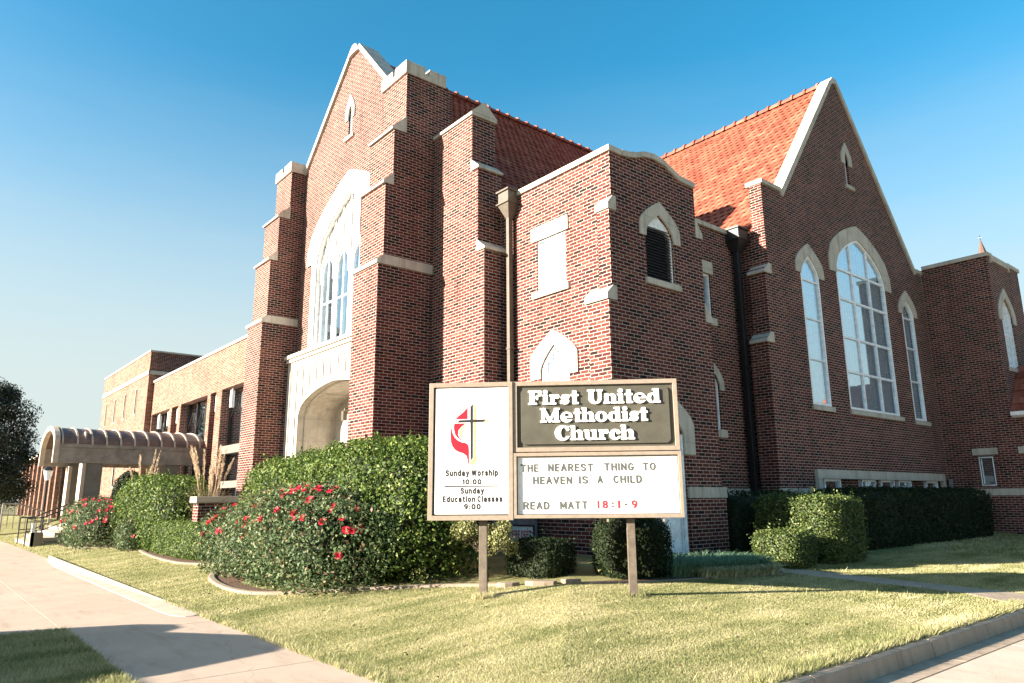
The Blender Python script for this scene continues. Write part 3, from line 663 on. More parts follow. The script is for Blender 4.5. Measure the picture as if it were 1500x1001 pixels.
def window(parent, fr, c0, a0, a1, b0, bs, ba, out=None, vb=(), hb=(), e=.6, sill=None, proud=.035, fw=.05, rec=.09, pane='glass', bw=.035, drape=True, joints=None, lintel=None, dd=.16):
    """stone dressing > frame, pane, sill, curtain.  out = (A0, A1, Bb, BS, BA)"""
    m = MB()
    if out:
        if joints:        # separate voussoirs with thin open joints
            A0, A1, Bb, BS, BA = out; o = arch(A0, A1, Bb, BS, BA, e, 20)[1:]; i = arch(a0, a1, Bb, bs, ba, e, 20)[1:]
            o.append((A0, Bb)); i.append((a0, Bb)); cuts = joints
            for k0, k1 in zip(cuts, cuts[1:]):
                oo, ii = o[k0:k1+1], i[k0:k1+1]
                P = oo+ii[::-1]; cx = sum(p[0] for p in P)/len(P); cy = sum(p[1] for p in P)/len(P)
                m.prism(fr, [(cx+(p[0]-cx)*.985, cy+(p[1]-cy)*.985) for p in P], c0-proud, c0+rec+.02)
        else: m.prism(fr, ring(*out, a0, a1, bs, ba, e), c0-proud, c0+rec+.02)
    if lintel: m.prism(fr, rect(*lintel), c0-proud, c0+.12)
    if not m.v: m.prism(fr, arch(a0, a1, b0, bs, ba, e), c0+.03, c0+.06, [inset_arch(a0, a1, b0, bs, ba, .02, e)])
    wn = m.build('window', 'stone', parent)
    outl = arch(a0, a1, b0, bs, ba, e) if ba > bs else rect(a0, a1, b0, bs)
    inn = inset_arch(a0, a1, b0, bs, ba, fw, e) if ba > bs else rect(a0+fw, a1-fw, b0+fw, bs-fw)
    f = MB(); f.prism(fr, outl, c0+rec-.05, c0+rec+.05, [inn])
    for v in vb: bars(f, fr, v-bw/2, v+bw/2, b0+fw, (arch_z(v, a0, a1, bs, ba, e) if ba > bs else bs)-fw, c0+rec-.035, c0+rec+.03)
    for h in hb:
        q0, q1 = a0+fw, a1-fw
        if ba > bs and h > bs:
            lo, hi = 0., 1.
            for _ in range(30):
                t = (lo+hi)/2
                if bs+(ba-bs)*_af(t, e) > h: lo = t
                else: hi = t
            c = (a0+a1)/2; q0, q1 = c-(a1-a0)/2*t, c+(a1-a0)/2*t
        bars(f, fr, q0, q1, h-bw/2, h+bw/2, c0+rec-.03, c0+rec+.025)
    f.build('frame', 'frame_white', wn)
    if fr is FX:
        q = MB(); i2 = (lambda d: inset_arch(a0, a1, b0, bs, ba, d, e)) if ba > bs else (lambda d: rect(a0+d, a1-d, b0+d, bs-d))
        q.prism(fr, i2(fw-.026), c0+rec-.05, c0+rec-.052, [i2(fw)]); q.prism(fr, i2(.002), c0+rec-.05, c0+rec-.052, [i2(.022)]); q.build('frame_shade_line', 'groove_shade', wn)  # thin dark rings painted in as shadow lines round the frame
    p = MB(); p.prism(fr, outl, c0+rec+.004, c0+rec+.009); p.build('pane', pane, wn)
    if sill:
        s = MB(); s.prism(fr, rect(*sill), c0-.055, c0+rec-.051); s.build('sill', 'stone', wn)
    if drape: curtain(wn, fr, a0-.05, a1+.05, b0, ba, c0+dd)
    k = MB(); k.prism(fr, rect(a0-.3, a1+.3, b0-.3, ba+.2), c0+.62, c0+.64); k.build('dark_room_panel', 'interior', wn)  # flat dark panel standing in for the shade of an unlit room
    return wn

# --- west front: gable wall with window and porch openings
G0 = 8.46
gab = [(14.0, .2), (21.0, .2), (21.0, 11.5), (20.15, 11.55), (17.42, 14.16), (17.22, 14.25), (17.0, 14.16), (15.3, 12.22), (14.6, 11.5), (14.0, 11.5)]
hol = [arch(15.25, 19.2, 5.62, 8.35, 9.95, -.5), arch(17.25, 17.5, 11.62, 12.3, 12.6, .7)]
hol2 = arch(15.1, 19.4, .3, 3.80, 4.52, -.86, 16)
m = MB(); m.prism(FX, gab, G0, G0+.42, hol+[hol2]); front = m.build('front_wall', 'brick', CH)
m = MB()        # gable coping
for (p, q) in (((20.32, 11.50), (17.45, 14.24)), ((17.0, 14.24), (15.22, 12.22))):
    p, q = Vector(p), Vector(q); t = (q-p).normalized(); n = Vector((-t.y, t.x)); n = n if n.y > 0 else -n
    m.prism(FX, [tuple(p-n*.01), tuple(q-n*.01), tuple(q+n*.12), tuple(p+n*.12)], G0-.07, G0+.52)
m.prism(FX, [(17.53, 14.14), (17.44, 14.33), (17.30, 14.44), (17.15, 14.44), (17.02, 14.33), (16.93, 14.14), (17.1, 14.17), (17.36, 14.17)], G0-.095, G0+.525)
m.build('coping', 'stone', front)
# slit in the gable
window(CH, FX, G0, 17.25, 17.5, 11.62, 12.3, 12.6, (17.12, 17.66, 12.15, 12.45, 12.93), e=.7, sill=(17.12, 17.66, 11.52, 11.62), drape=False, fw=.03, proud=.04)
# great window
wn = MB(); wn.prism(FX, ring(14.72, 19.78, 8.3, 8.72, 10.52, 15.25, 19.2, 8.35, 9.95, -.5), G0-.05, G0+.2)
gw = wn.build('window', 'stone', CH)
m = MB(); m.prism(FX, ring(15.10, 19.36, 5.62, 8.42, 10.10, 15.36, 19.08, 8.30, 9.82, -.5), G0-.075, G0-.052); m.prism(FX, arch(15.24, 19.21, 5.61, 8.35, 9.96, -.5), G0-.03, G0+.3, [arch(15.37, 19.08, 5.63, 8.31, 9.83, -.5)]); m.build('hood_mould', 'white', gw)
m = MB(); out = arch(15.25, 19.2, 5.62, 8.35, 9.95, -.5); lan = []
xs4 = [15.42+.94*k for k in range(4)]
for x in xs4: lan.append(arch(x, x+.78, 5.75, 7.95, 8.42, .7))
m.prism(FX, out, G0+.10, G0+.20, lan)
for k in range(9):
    x = 15.42-.08+.47*k
    if 15.4 < x < 19.1:
        zt = arch_z(x, 15.25, 19.2, 8.35, 9.95, -.5)-.05; zb = 8.02 if k % 2 == 0 else 8.50
        m.prism(FX, rect(x-.03, x+.03, zb, zt), G0+.06, G0+.099)
for x in xs4: m.prism(FX, ring(x-.06, x+.84, 7.6, 7.95, 8.52, x, x+.78, 7.95, 8.42, .7), G0+.06, G0+.098)
m.build('tracery', 'white', gw)
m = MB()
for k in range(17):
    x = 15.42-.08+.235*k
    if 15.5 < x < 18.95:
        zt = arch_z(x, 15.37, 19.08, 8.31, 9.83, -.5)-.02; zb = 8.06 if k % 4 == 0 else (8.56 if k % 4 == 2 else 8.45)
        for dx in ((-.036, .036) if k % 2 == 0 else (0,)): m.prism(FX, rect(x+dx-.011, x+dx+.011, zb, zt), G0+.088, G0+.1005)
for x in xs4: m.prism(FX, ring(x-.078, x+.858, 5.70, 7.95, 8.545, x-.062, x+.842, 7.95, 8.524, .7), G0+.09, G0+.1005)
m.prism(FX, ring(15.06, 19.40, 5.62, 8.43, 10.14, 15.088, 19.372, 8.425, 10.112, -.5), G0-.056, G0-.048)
m.build('groove_shade_line', 'groove_shade', gw)  # dark strips drawn where grooves and mouldings would lie in shadow
f = MB()
for x in xs4:
    f.prism(FX, arch(x, x+.78, 5.75, 7.95, 8.42, .7), G0+.12, G0+.17, [inset_arch(x, x+.78, 5.75, 7.95, 8.42, .05, .7)])
    f.prism(FX, rect(x+.05, x+.73, 6.95, 6.99), G0+.12, G0+.17); f.prism(FX, rect(x+.37, x+.41, 5.8, 8.3), G0+.125, G0+.165)
f.build('frame', 'frame_white', gw)
p = MB()
for x in xs4: p.prism(FX, arch(x, x+.78, 5.75, 7.95, 8.42, .7), G0+.145, G0+.15)
p.build('pane', 'glass', gw)
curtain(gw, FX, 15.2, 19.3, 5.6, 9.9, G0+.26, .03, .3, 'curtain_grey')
k = MB(); k.prism(FX, rect(15, 19.5, 5.4, 10.2), G0+.9, G0+.92); k.build('dark_room_panel', 'interior', gw)
# stone porch
PX = 8.22
m = MB(); m.prism(FX, rect(14.66, 20.28, .25, 5.50), PX, G0-.002, [arch(15.1, 19.4, .3, 3.80, 4.52, -.86, 16)])
porch = m.build('porch', 'stone', CH)
m = MB(); m.prism(FX, rect(14.60, 20.33, 5.50, 5.60), PX-.12, G0+.2); m.prism(FX, rect(14.64, 20.30, 5.40, 5.499), PX-.06, G0-.002); m.build('cornice', 'stone', porch)
m = MB()
for k in range(13):
    y = 14.85+.43*k
    zb = max(arch_z(y, 15.0, 19.5, 3.88, 4.66, -.86)+.06, 3.88) if 15.1 < y < 19.4 else .4
    m.prism(FX, rect(y-.022, y+.022, zb, 5.1), PX-.03, PX-.001)
    if k < 12:
        for q in (.1, .215, .33):
            cc = (y+q, 5.16+(.05 if q == .215 else 0)); m.prism(FX, [(cc[0]+.045*cos(a*pi/4), cc[1]+.045*sin(a*pi/4)) for a in range(8)], PX-.028, PX-.001)
m.build('tracery_relief', 'stone', porch)
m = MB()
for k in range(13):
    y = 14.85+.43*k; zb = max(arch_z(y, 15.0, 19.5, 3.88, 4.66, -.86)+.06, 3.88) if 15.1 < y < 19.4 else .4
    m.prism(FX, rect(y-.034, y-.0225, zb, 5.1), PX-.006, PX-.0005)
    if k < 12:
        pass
m.build('panel_shade_lines', 'groove_shade', porch)  # dark strip beside each rib, painted as its shadow
m = MB()                      # inside of the porch: side walls, back wall, vaulted ceiling
ar = arch(15.115, 19.385, .3, 3.795, 4.505, -.86, 16)
for a, b in zip(ar[2:], ar[3:]+ar[:1]): m.poly([FX(*a, PX+.2), FX(*b, PX+.2), FX(*b, G0+.9), FX(*a, G0+.9)])
m.poly([FX(*ar[1], PX+.2), FX(*ar[2], PX+.2), FX(*ar[2], G0+.9), FX(*ar[1], G0+.9)])
m.build('porch_vault', 'stone', porch)
m = MB(); m.prism(FX, arch(15.0, 19.5, .3, 3.80, 4.62, -.86, 16), G0+.9, G0+1.0, [arch(15.3, 17.5, .32, 3.0, 3.62, .6)]); m.build('porch_back', 'stone', porch)
m = MB(); m.box(7.4, G0+1.0, 14.7, 20.2, .2, .62); m.build('porch_floor', 'conc', porch)
m = MB(); m.prism(FX, arch(15.3, 17.5, .62, 3.0, 3.62, .6), G0+.80, G0+.899, [inset_arch(15.3, 17.5, .62, 3.0, 3.62, .13, .6)]); dr = m.build('door', 'white', CH)
m = MB(); m.prism(FX, arch(15.35, 17.45, .63, 3.0, 3.57, .6), G0+.93, G0+.94); m.build('pane', 'glass_pale', dr)
m = MB(); m.box(G0+.88, G0+.92, 16.37, 16.43, .65, 3.45); m.box(G0+.88, G0+.92, 15.43, 17.37, 2.78, 2.84); m.build('frame', 'frame_white', dr)
m = MB(); m.tube([(9.34, 18.3, 3.95), (9.1, 18.3, 3.95), (9.1, 18.3, 3.88)], .018, 6); m.box(9.04, 9.16, 18.24, 18.36, 3.62, 3.88); m.build('porch_lantern', 'dspout', CH)
# --- stepped buttresses of the west front
def buttress(y0, y1, xwall):
    prof = [(7.386, .2), (7.386, 6.66), (7.51, 6.70), (7.51, 8.56), (7.70, 8.60), (7.70, 9.98), (8.0, 10.02), (8.0, 11.50), (xwall, 11.50), (xwall, .2)]
    m = MB(); m.prism(FY, prof, y0, y1); b = m.build('buttress', 'brick', CH)
    m = MB()
    m.prism(FY, [(7.34, 6.58), (7.34, 6.67), (7.52, 6.80), (xwall-.3, 6.80), (xwall-.3, 6.58)], y0-.03, y1+.06)
    m.prism(FY, [(7.45, 8.52), (7.45, 8.58), (7.715, 8.82), (7.715, 8.52)], y0-.02, y1+.03)
    m.prism(FY, [(7.64, 9.92), (7.64, 9.98), (8.02, 10.36), (8.02, 9.92)], y0-.02, y1+.03)
    m.build('weathering', 'stone', b)
    m = MB(); x1 = min(9.07, xwall)        # crenellated coping
    for (xa, xb, za, zb) in ((7.95, x1+.04, 11.5, 11.64),):
        m.box(xa, xb, y0-.035, y1+.035, za, zb)
    for (xa, xb) in ((7.952, 8.50), (8.62, x1+.038)):
        for (ya, yb) in ((y0-.033, y0+.50), (y1-.50, y1+.033)): m.box(xa, xb, ya, yb, 11.641, 11.83)
    m.build('coping', 'stone', b)
    return b
buttress(13.53, 14.66, 9.3)
buttress(20.35, 21.52, 9.3)
# --- flanking pier beside the nave
pier = [(13.52, .2), (13.52, 9.98), (11.97, 9.98), (11.97, 8.72), (11.75, 8.69), (11.75, 6.75), (11.53, 6.72), (11.53, .2)]
m = MB(); m.prism(FX, pier, 8.8, 9.46); pr = m.build('buttress', 'brick', CH)
m = MB(); m.prism(FX, [(13.52, 9.98), (13.52, 10.05), (11.93, 10.05), (11.93, 9.98)], 8.76, 9.48)
m.prism(FY, [(8.75, 10.051), (9.12, 10.40), (9.49, 10.051)], 11.92, 12.6)
m.prism(FX, [(11.48, 6.66), (11.48, 6.71), (11.76, 6.93), (11.76, 6.66)], 8.77, 9.48)
m.prism(FX, [(11.70, 8.60), (11.70, 8.65), (11.98, 8.88), (11.98, 8.60)], 8.77, 9.48)
m.build('weathering', 'stone', pr)
# --- nave side wall and roofs
RZ, RY, SL = 14.08, 17.2, 1.075
m = MB(); m.box(9.3, 26, 11.98, 12.4, .2, 7.9); m.box(9.3, 26, 22.0, 22.4, .2, 8.4); m.box(25.7, 26, 12.4, 22.0, .2, 8.4); m.build('nave_wall', 'brick', CH)
def tile_slope(origin, along, upv, nrm, na, nu, wa, wu, name, parent):
    """overlapping curved clay tiles in courses"""
    m = MB(); A, U, Nn = Vector(along), Vector(upv), Vector(nrm); O = Vector(origin)
    prof = [(0, .0), (.10, .016), (.28, .024), (.50, .017), (.68, .004), (.86, .0), (1.0, .006)]
    for r in range(nu):
        for c in range(na):
            off = .5*(r % 2)
            b = O+A*((c+off)*wa)+U*(r*wu); jit = random.uniform(-.007, .007)
            lo = [b+A*(p*wa)+Nn*(h+.030+jit) for p, h in prof]; hi = [b+A*(p*wa)+U*(wu*1.12)+Nn*(h-.004) for p, h in prof]
            i = len(m.v); n = len(prof); m.v += [tuple(v) for v in lo+hi] + [tuple(v-Nn*.028) for v in lo]
            for k in range(n-1):
                m.f.append((i+k, i+k+1, i+n+k+1, i+n+k)); m.f.append((i+2*n+k, i+2*n+k+1, i+k+1, i+k))
    return m
def raw_build(m, name, mat, parent, smooth=False):     # without merging, so each tile stays an island
    me = bpy.data.meshes.new(name); o0 = root_loc(parent)
    me.from_pydata([(v[0]-o0.x, v[1]-o0.y, v[2]-o0.z) for v in m.v], [], m.f); me.materials.append(M[mat])
    if smooth: me.polygons.foreach_set('use_smooth', [True]*len(me.polygons))
    o = bpy.data.objects.new(name, me); COL.objects.link(o)
    if parent: o.parent = parent
    return o
sl = math.hypot(1, SL)
upN = Vector((0, 1, SL))/sl; nN = Vector((0, -SL, 1))/sl
def slab(pts, th, nrm):
    m = MB(); n = Vector(nrm); m.hexa([Vector(p)-n*th for p in pts], [Vector(p) for p in pts]); return m
rl = 5.3*sl; ez = RZ-SL*5.3
m = slab([(8.9, RY-5.3, ez), (26, RY-5.3, ez), (26, RY, RZ), (8.9, RY, RZ)], .12, nN)
m2 = slab([(8.9, RY+5.6, RZ-SL*5.6), (26, RY+5.6, RZ-SL*5.6), (26, RY, RZ), (8.9, RY, RZ)], .12, Vector((0, SL, 1))/sl); 
k = len(m.v); m.v += m2.v; m.f += [tuple(q+k for q in f) for f in m2.f]
nroof = m.build('roof', 'tile', CH)
tl = tile_slope((8.95, RY-5.3, ez), (1, 0, 0), upN, nN, 66, int(rl/.25)+1, .225, .25, 'tiles', nroof)
raw_build(tl, 'roof_tiles', 'tile', nroof)
def ridge(p0, p1, name, parent, r=.13):
    m = MB(); p0, p1 = Vector(p0), Vector(p1); L0 = (p1-p0).length; n = int(L0/.42); t = (p1-p0)/L0; s = t.cross(Vector((0, 0, 1)))
    for k in range(n):
        a = p0+t*(k*L0/n); b = p0+t*((k+1)*L0/n+.03)
        for (q0, q1, r0, r1) in ((a, b, r, r*.9), (a, a+t*.07, r*1.28, r*1.28)):
            i = len(m.v)
            for q, rr in ((q0, r0), (q1, r1)):
                for j in range(7): th = -.25+(pi+.5)*j/6; m.v.append(tuple(q+s*cos(th)*rr+Vector((0, 0, 1))*sin(th)*rr))
            for j in range(6): m.f.append((i+j, i+j+1, i+7+j+1, i+7+j))
            m.f.append(tuple(i+j for j in range(7)))
    return raw_build(m, name, 'tile', parent)
ridge((8.95, RY, RZ+.02), (26, RY, RZ+.02), 'ridge_tiles', nroof)

# --- tower block
TX, TY, TR = 9.45, 8.48, 12.05
WX = [arch(9.70, 10.50, 3.0, 3.95, 4.42, .7), rect(9.72, 10.56, 5.57, 6.68)]
m = MB(); m.prism(FX, [(TY+.3, .2), (11.95, .2), (11.95, 7.90), (TY+.3, 7.90)], TX, TX+.3, WX); tw = m.build('tower_wall', 'brick', CH)
par = [(TX, 7.90), (9.95, 7.92), (10.2, 7.98), (10.45, 8.08), (10.75, 8.12), (11.05, 8.08), (11.3, 7.98), (11.55, 7.88), (TR, 7.86)]
LV = (10.40, 11.24, 5.57, 6.50, 6.94)
DR = (10.30, 11.20, .45, 2.60, 3.05)
m = MB(); m.prism(FY, [(TX, .2), (TR, .2)]+par[::-1], TY, TY+.3, [arch(*LV, .62), arch(*DR, .62)]); tw2 = m.build('tower_wall', 'brick', CH)
m = MB(); m.box(TR-.3, TR, TY+.301, 12.0, .2, 7.85); m.box(TX+.301, TR-.301, TY+.301, 12.0, 7.2, 7.3); m.build('tower_wall', 'brick', CH)
m = MB()
m.prism(FX, rect(TY-.04, 11.9, 7.901, 8.01), TX-.05, TX+.34)
for a, b in zip(par, par[1:]): m.prism(FY, [a, b, (b[0], b[1]+.11), (a[0], a[1]+.11)], TY-.05, TY+.36) if a[0] > 9.8 else m.prism(FY, [(TX+.345, a[1]+.002), b, (b[0], b[1]+.11), (TX+.345, a[1]+.112)], TY-.05, TY+.36)
m.build('coping', 'stone', tw)
m = MB()           # clasping strips at the corners, in two stages
m.box(9.38, TX-.001, TY+.001, 8.78, 5.1, 6.85); m.box(9.29, TX-.001, TY+.001, 9.0, .2, 5.1)
m.box(TR+.001, 12.20, TY+.001, 8.98, 5.1, 6.9); m.box(TR+.001, 12.36, TY+.001, 9.0, .2, 5.1)
cb = m.build('corner_buttress', 'brick', CH)
m = MB()
for (xo, xw, z, y1) in ((9.34, 9.47, 6.84, 8.80), (9.24, 9.40, 5.08, 9.04)):
    m.prism(FY, [(xo, z-.12), (xo, z), (xw, z+.16), (xw+.10, z+.16), (xw+.10, z-.12)], TY-.02, y1)
for (xo, xw, z, y1) in ((12.24, 12.04, 6.86, 9.0), (12.40, 12.19, 5.06, 9.02)):
    m.prism(FY, [(xo, z-.1), (xo, z), (xw, z+.30), (xw-.02, z+.30), (xw-.02, z-.1)], TY-.02, y1)
m.build('weathering', 'stone', cb)
# window with stone lintel, arched window, louvred opening, side door
window(CH, FX, TX, 9.72, 10.56, 5.57, 6.68, 6.68, lintel=(9.62, 10.72, 6.68, 6.98), sill=(9.62, 10.70, 5.45, 5.57), pane='glass_pale', fw=.07, rec=.06, dd=.11)
window(CH, FX, TX, 9.70, 10.50, 3.0, 3.95, 4.42, (9.45, 10.80, 3.78, 4.20, 4.72), e=.7, fw=.07, hb=(3.75,), pane='glass_pale', rec=.06, dd=.11)
lw = window(CH, FY, TY, *LV, (10.22, 11.45, 6.42, 6.68, 7.22), e=.62, sill=(10.34, 11.38, 5.45, 5.57), fw=.045, drape=False, joints=[0, 1, 6, 11, 16, 21, 26, 31, 36, 41, 42])
m = MB(); m.prism(FY, inset_arch(10.40, 11.24, 6.62, 6.64, 6.94, .04, .62), TY+.03, TY+.085); m.build('tympanum', 'green_board', lw)
m = MB()
for k in range(17): z = 5.62+k*.06; m.prism(lambda a, b, d: (d, a, b), [(TY+.02, z), (TY+.03, z-.01), (TY+.085, z+.05), (TY+.075, z+.06)], 10.45, 11.19)
m.build('louvers', 'louver', lw)
m = MB(); m.prism(FY, ring(10.0, 11.52, 2.25, 2.80, 3.40, 10.30, 11.20, 2.60, 3.05, .62), TY-.04, TY+.1); sd = m.build('door', 'stone', CH)
m = MB(); m.prism(FY, arch(*DR, .62), TY+.05, TY+.14, [arch(10.40, 11.10, .46, 2.58, 2.94, .62)]); m.build('frame', 'frame_white', sd)
m = MB(); m.box(10.41, 11.09, TY+.08, TY+.12, .48, 2.3); m.build('leaf', 'frame_white', sd)
m = MB(); m.prism(FY, arch(10.41, 11.09, 2.36, 2.58, 2.93, .62), TY+.09, TY+.1); m.build('pane', 'glass', sd)
m = MB(); m.box(10.40, 11.10, TY+.07, TY+.13, 2.3, 2.36); m.box(11.13, 11.19, TY-.0, TY+.04, .46, 2.62); m.build('rail', 'frame_white', sd)
m = MB(); m.tube([(10.52, TY+.05, 1.3), (10.52, TY+.0, 1.3), (10.62, TY+.0, 1.3)], .014, 6); m.build('handle', 'dark_metal', sd)
m = MB(); m.box(10.1, 11.4, TY-.5, TY-.002, .2, .43); m.build('doorstep', 'conc', sd)

# --- downspouts with conductor heads
def downspout(x, y, ztop, wx, wy, mat, headw, face):
    m = MB(); m.box(x-wx/2, x+wx/2, y-wy/2, y+wy/2, .3, ztop-.55)
    o = m.build('downspout', mat, CH, bevel=.012)
    m = MB(); h = headw/2
    m.hexa([(x-wx/2, y-wy/2, ztop-.62), (x+wx/2, y-wy/2, ztop-.62), (x+wx/2, y+wy/2, ztop-.62), (x-wx/2, y+wy/2, ztop-.62)], [(x-h, y-h, ztop-.32), (x+h, y-h, ztop-.32), (x+h, y+h, ztop-.32), (x-h, y+h, ztop-.32)])
    m.box(x-h-.03, x+h+.03, y-h-.03, y+h+.03, ztop-.319, ztop-.29); m.box(x-h+.01, x+h-.01, y-h+.01, y+h-.01, ztop-.289, ztop-.04); m.box(x-h-.03, x+h+.03, y-h-.03, y+h+.03, ztop-.039, ztop)
    m.build('conductor_head', mat, o)
    m = MB()
    for z in (4.5, 2.2): m.box(x-wx/2-.015, x+wx/2+.015, y-wy/2-.03, y+wy/2+.03, z, z+.035)
    m.build('strap', mat, o)
    return o
downspout(9.33, 11.32, 8.02, .12, .095, 'dspout', .36, 'X')
downspout(15.30, 9.60, 8.05, .16, .13, 'black_paint', .46, 'Y')
# --- link wall
LY = 9.75
m = MB(); m.prism(FY, rect(TR+.001, 15.66, .2, 7.92), LY, LY+.3, [rect(13.99, 14.30, 5.62, 6.72), arch(14.02, 14.36, 2.98, 4.02, 4.28, .7)]); lk = m.build('link_wall', 'brick', CH)
m = MB(); m.box(TR+.002, 15.4, LY-.05, LY+.34, 7.921, 8.03); m.build('coping', 'stone', lk)
window(CH, FY, LY, 13.99, 14.30, 5.62, 6.72, 6.72, lintel=(13.90, 14.38, 6.72, 7.02), sill=(13.88, 14.40, 5.44, 5.62), drape=False, fw=.045)
window(CH, FY, LY, 14.02, 14.36, 2.98, 4.02, 4.28, (13.86, 14.52, 3.90, 4.10, 4.52), e=.7, sill=(13.88, 14.50, 2.80, 2.98), drape=False, fw=.045)
m = MB(); m.box(12.3, 15.6, LY+.31, 12, 7.2, 7.3); m.build('flat_roof', 'dark_metal', CH)

# --- transept
QY, QX = 9.0, 15.66
AX, AZ = 20.33, 13.86
tg = [(QX, .2), (25.2, .2), (25.2, 8.60), (24.5, 8.66), (20.62, 13.62), (20.42, 13.82), (20.22, 13.80), (20.05, 13.60), (16.66, 9.16), (QX, 9.22)]
WL = (17.22, 18.16, 3.72, 7.18, 7.72); WC = (19.20, 22.22, 3.74, 7.72, 8.84); WR = (23.28, 24.12, 3.70, 7.05, 7.52)
base = rect(17.14, 24.55, 1.66, 1.90)
m = MB(); m.prism(FY, tg, QY, QY+.34, [arch(*WL, -.4), arch(*WC, -.6), arch(*WR, -.4), arch(20.50, 20.72, 10.55, 11.42, 11.66, .7), base]); tr = m.build('transept_wall', 'brick', CH)
m = MB(); m.box(QX, QX+.34, QY+.341, 13, .2, 7.98); m.box(QX+.001, QX+.34, QY+.341, QY+.345, 8, 8.1); m.box(25.2-.34, 25.2, QY+.341, 15, .2, 7.98); m.build('transept_wall', 'brick', CH)
m = MB()
for (p, q) in (((16.60, 9.12), (20.14, 13.78)), ((20.52, 13.78), (24.66, 8.56))):
    p, q = Vector(p), Vector(q); t = (q-p).normalized(); n = Vector((-t.y, t.x)); n = n if n.y > 0 else -n
    m.prism(FY, [tuple(p-n*.03), tuple(q-n*.03), tuple(q+n*.12), tuple(p+n*.12)], QY-.05, QY+.30)
m.prism(FY, [(20.02, 13.66), (20.08, 13.86), (20.22, 14.0), (20.42, 14.0), (20.58, 13.86), (20.64, 13.66), (20.42, 13.83), (20.22, 13.81)], QY-.055, QY+.305)
m.box(QX-.04, 16.56, QY-.055, QY+.415, 9.221, 9.33); m.box(24.62, 25.24, QY-.055, QY+.415, 8.64, 8.76); m.box(QX-.05, QX+.36, QY+.43, QY+.9, 7.99, 8.08)
m.build('coping', 'stone', tr)
m = MB(); m.box(15.50, QX-.001, QY+.001, 9.44, 5.2, 6.98); m.box(15.36, QX-.001, QY+.001, 9.48, .2, 5.2); cb2 = m.build('corner_buttress', 'brick', CH)
m = MB()
for (xo, xw, z) in ((15.44, 15.68, 6.86), (15.30, 15.52, 5.10)): m.prism(FY, [(xo, z-.02), (xo, z+.03), (xw, z+.24), (xw+.12, z+.24), (xw+.12, z-.02)], QY-.025, 9.46)
m.build('weathering', 'stone', cb2)
window(CH, FY, QY, *WL, (16.98, 18.42, 7.16, 7.42, 8.06), hb=(7.02, 5.98, 4.9), e=-.4, rec=.045, sill=(17.16, 18.26, 3.58, 3.70), fw=.06)
window(CH, FY, QY, *WC, (18.82, 22.62, 7.56, 8.00, 9.28), vb=(20.18, 21.24), hb=(7.72, 6.85, 5.75, 4.78), e=-.6, rec=.045, sill=(19.14, 22.40, 3.60, 3.72), fw=.06, bw=.06)
window(CH, FY, QY, *WR, (23.05, 24.36, 7.02, 7.22, 7.84), hb=(6.92, 5.95, 4.9), e=-.4, rec=.045, sill=(23.2, 24.28, 3.56, 3.68), fw=.06)
window(CH, FY, QY, 20.50, 20.72, 10.55, 11.42, 11.66, (20.28, 20.94, 11.22, 11.46, 11.96), e=.7, sill=(20.36, 20.90, 10.43, 10.55), drape=False, fw=.035, rec=.12)
# basement windows in a stone frame
m = MB(); m.prism(FY, rect(16.96, 24.74, 1.46, 2.11), QY-.09, QY-.001, [rect(17.16, 24.54, 1.30+.17, 1.89)]); bw_ = m.build('basement_frame', 'stone', CH)
m = MB(); m.box(17.14, 24.55, QY+.10, QY+.2, 1.66, 1.90)
m.build('infill', 'brick', bw_)
for x in (17.40, 19.36, 20.50, 21.60, 23.50):
    m = MB(); m.prism(FY, rect(x, x+.84, 1.30, 1.885), QY+.0, QY+.095, [rect(x+.06, x+.78, 1.36, 1.83)]); f = m.build('basement_window', 'frame_white', CH)
    m = MB(); m.prism(FY, rect(x+.03, x+.81, 1.33, 1.86), QY+.06, QY+.065); m.build('pane', 'glass', f)
# transept roof
QS = 1.27; sq = math.hypot(1, QS); ze = 8.02; xe = QX+.06
up_ = Vector((1, 0, QS))/sq; nn = Vector((-QS, 0, 1))/sq; rx = AX-xe; rz = ze+QS*rx
m = slab([(xe, 16.5, ze), (xe, QY+.35, ze), (AX, QY+.35, rz), (AX, 16.5, rz)], .12, nn)
m2 = slab([(2*AX-xe, QY+.35, ze), (2*AX-xe, 16.5, ze), (AX, 16.5, rz), (AX, QY+.35, rz)], .12, Vector((QS, 0, 1))/sq)
k = len(m.v); m.v += m2.v; m.f += [tuple(q+k for q in f) for f in m2.f]
qroof = m.build('roof', 'tile', CH)
raw_build(tile_slope((xe, QY+.36, ze), (0, 1, 0), up_, nn, 33, int(rx*sq/.23)+1, .22, .23, 't', qroof), 'roof_tiles', 'tile', qroof)
ridge((AX, QY+.40, rz+.02), (AX, 17.0, rz+.02), 'ridge_tiles', qroof)

# --- east wing
WXX = 25.2; WY = 7.04
m = MB(); m.prism(FX, rect(WY, QY-.001, .2, 8.80), WXX, WXX+.3, [rect(7.67, 8.10, 1.72, 2.62)]); ew = m.build('wing_wall', 'brick', CH)
AW = (25.74, 26.74, 5.30, 7.02, 7.60)
m = MB(); m.prism(FY, rect(WXX+.301, 28.1, .2, 8.80), WY, WY+.3, [arch(*AW, .62)]); m.build('wing_wall', 'brick', CH)
m = MB(); m.box(27.8, 28.1, WY+.301, 12, .2, 8.8); m.box(WXX+.301, 27.79, WY+.301, 12, 8.2, 8.3); m.box(28.101, 31, WY+.8, 12, .2, 7.6); m.build('wing_wall', 'brick', CH)
m = MB(); m.box(WXX-.05, WXX+.34, WY-.05, QY-.06, 8.801, 8.92)
for (a, b, z) in ((WXX+.345, 25.44, 8.92), (25.44, 27.06, 8.70), (27.06, 28.15, 8.92)):
    m.box(a, b, WY-.052, WY+.34, 8.70 if z < 8.9 else 8.801, 8.80 if z < 8.9 else z)
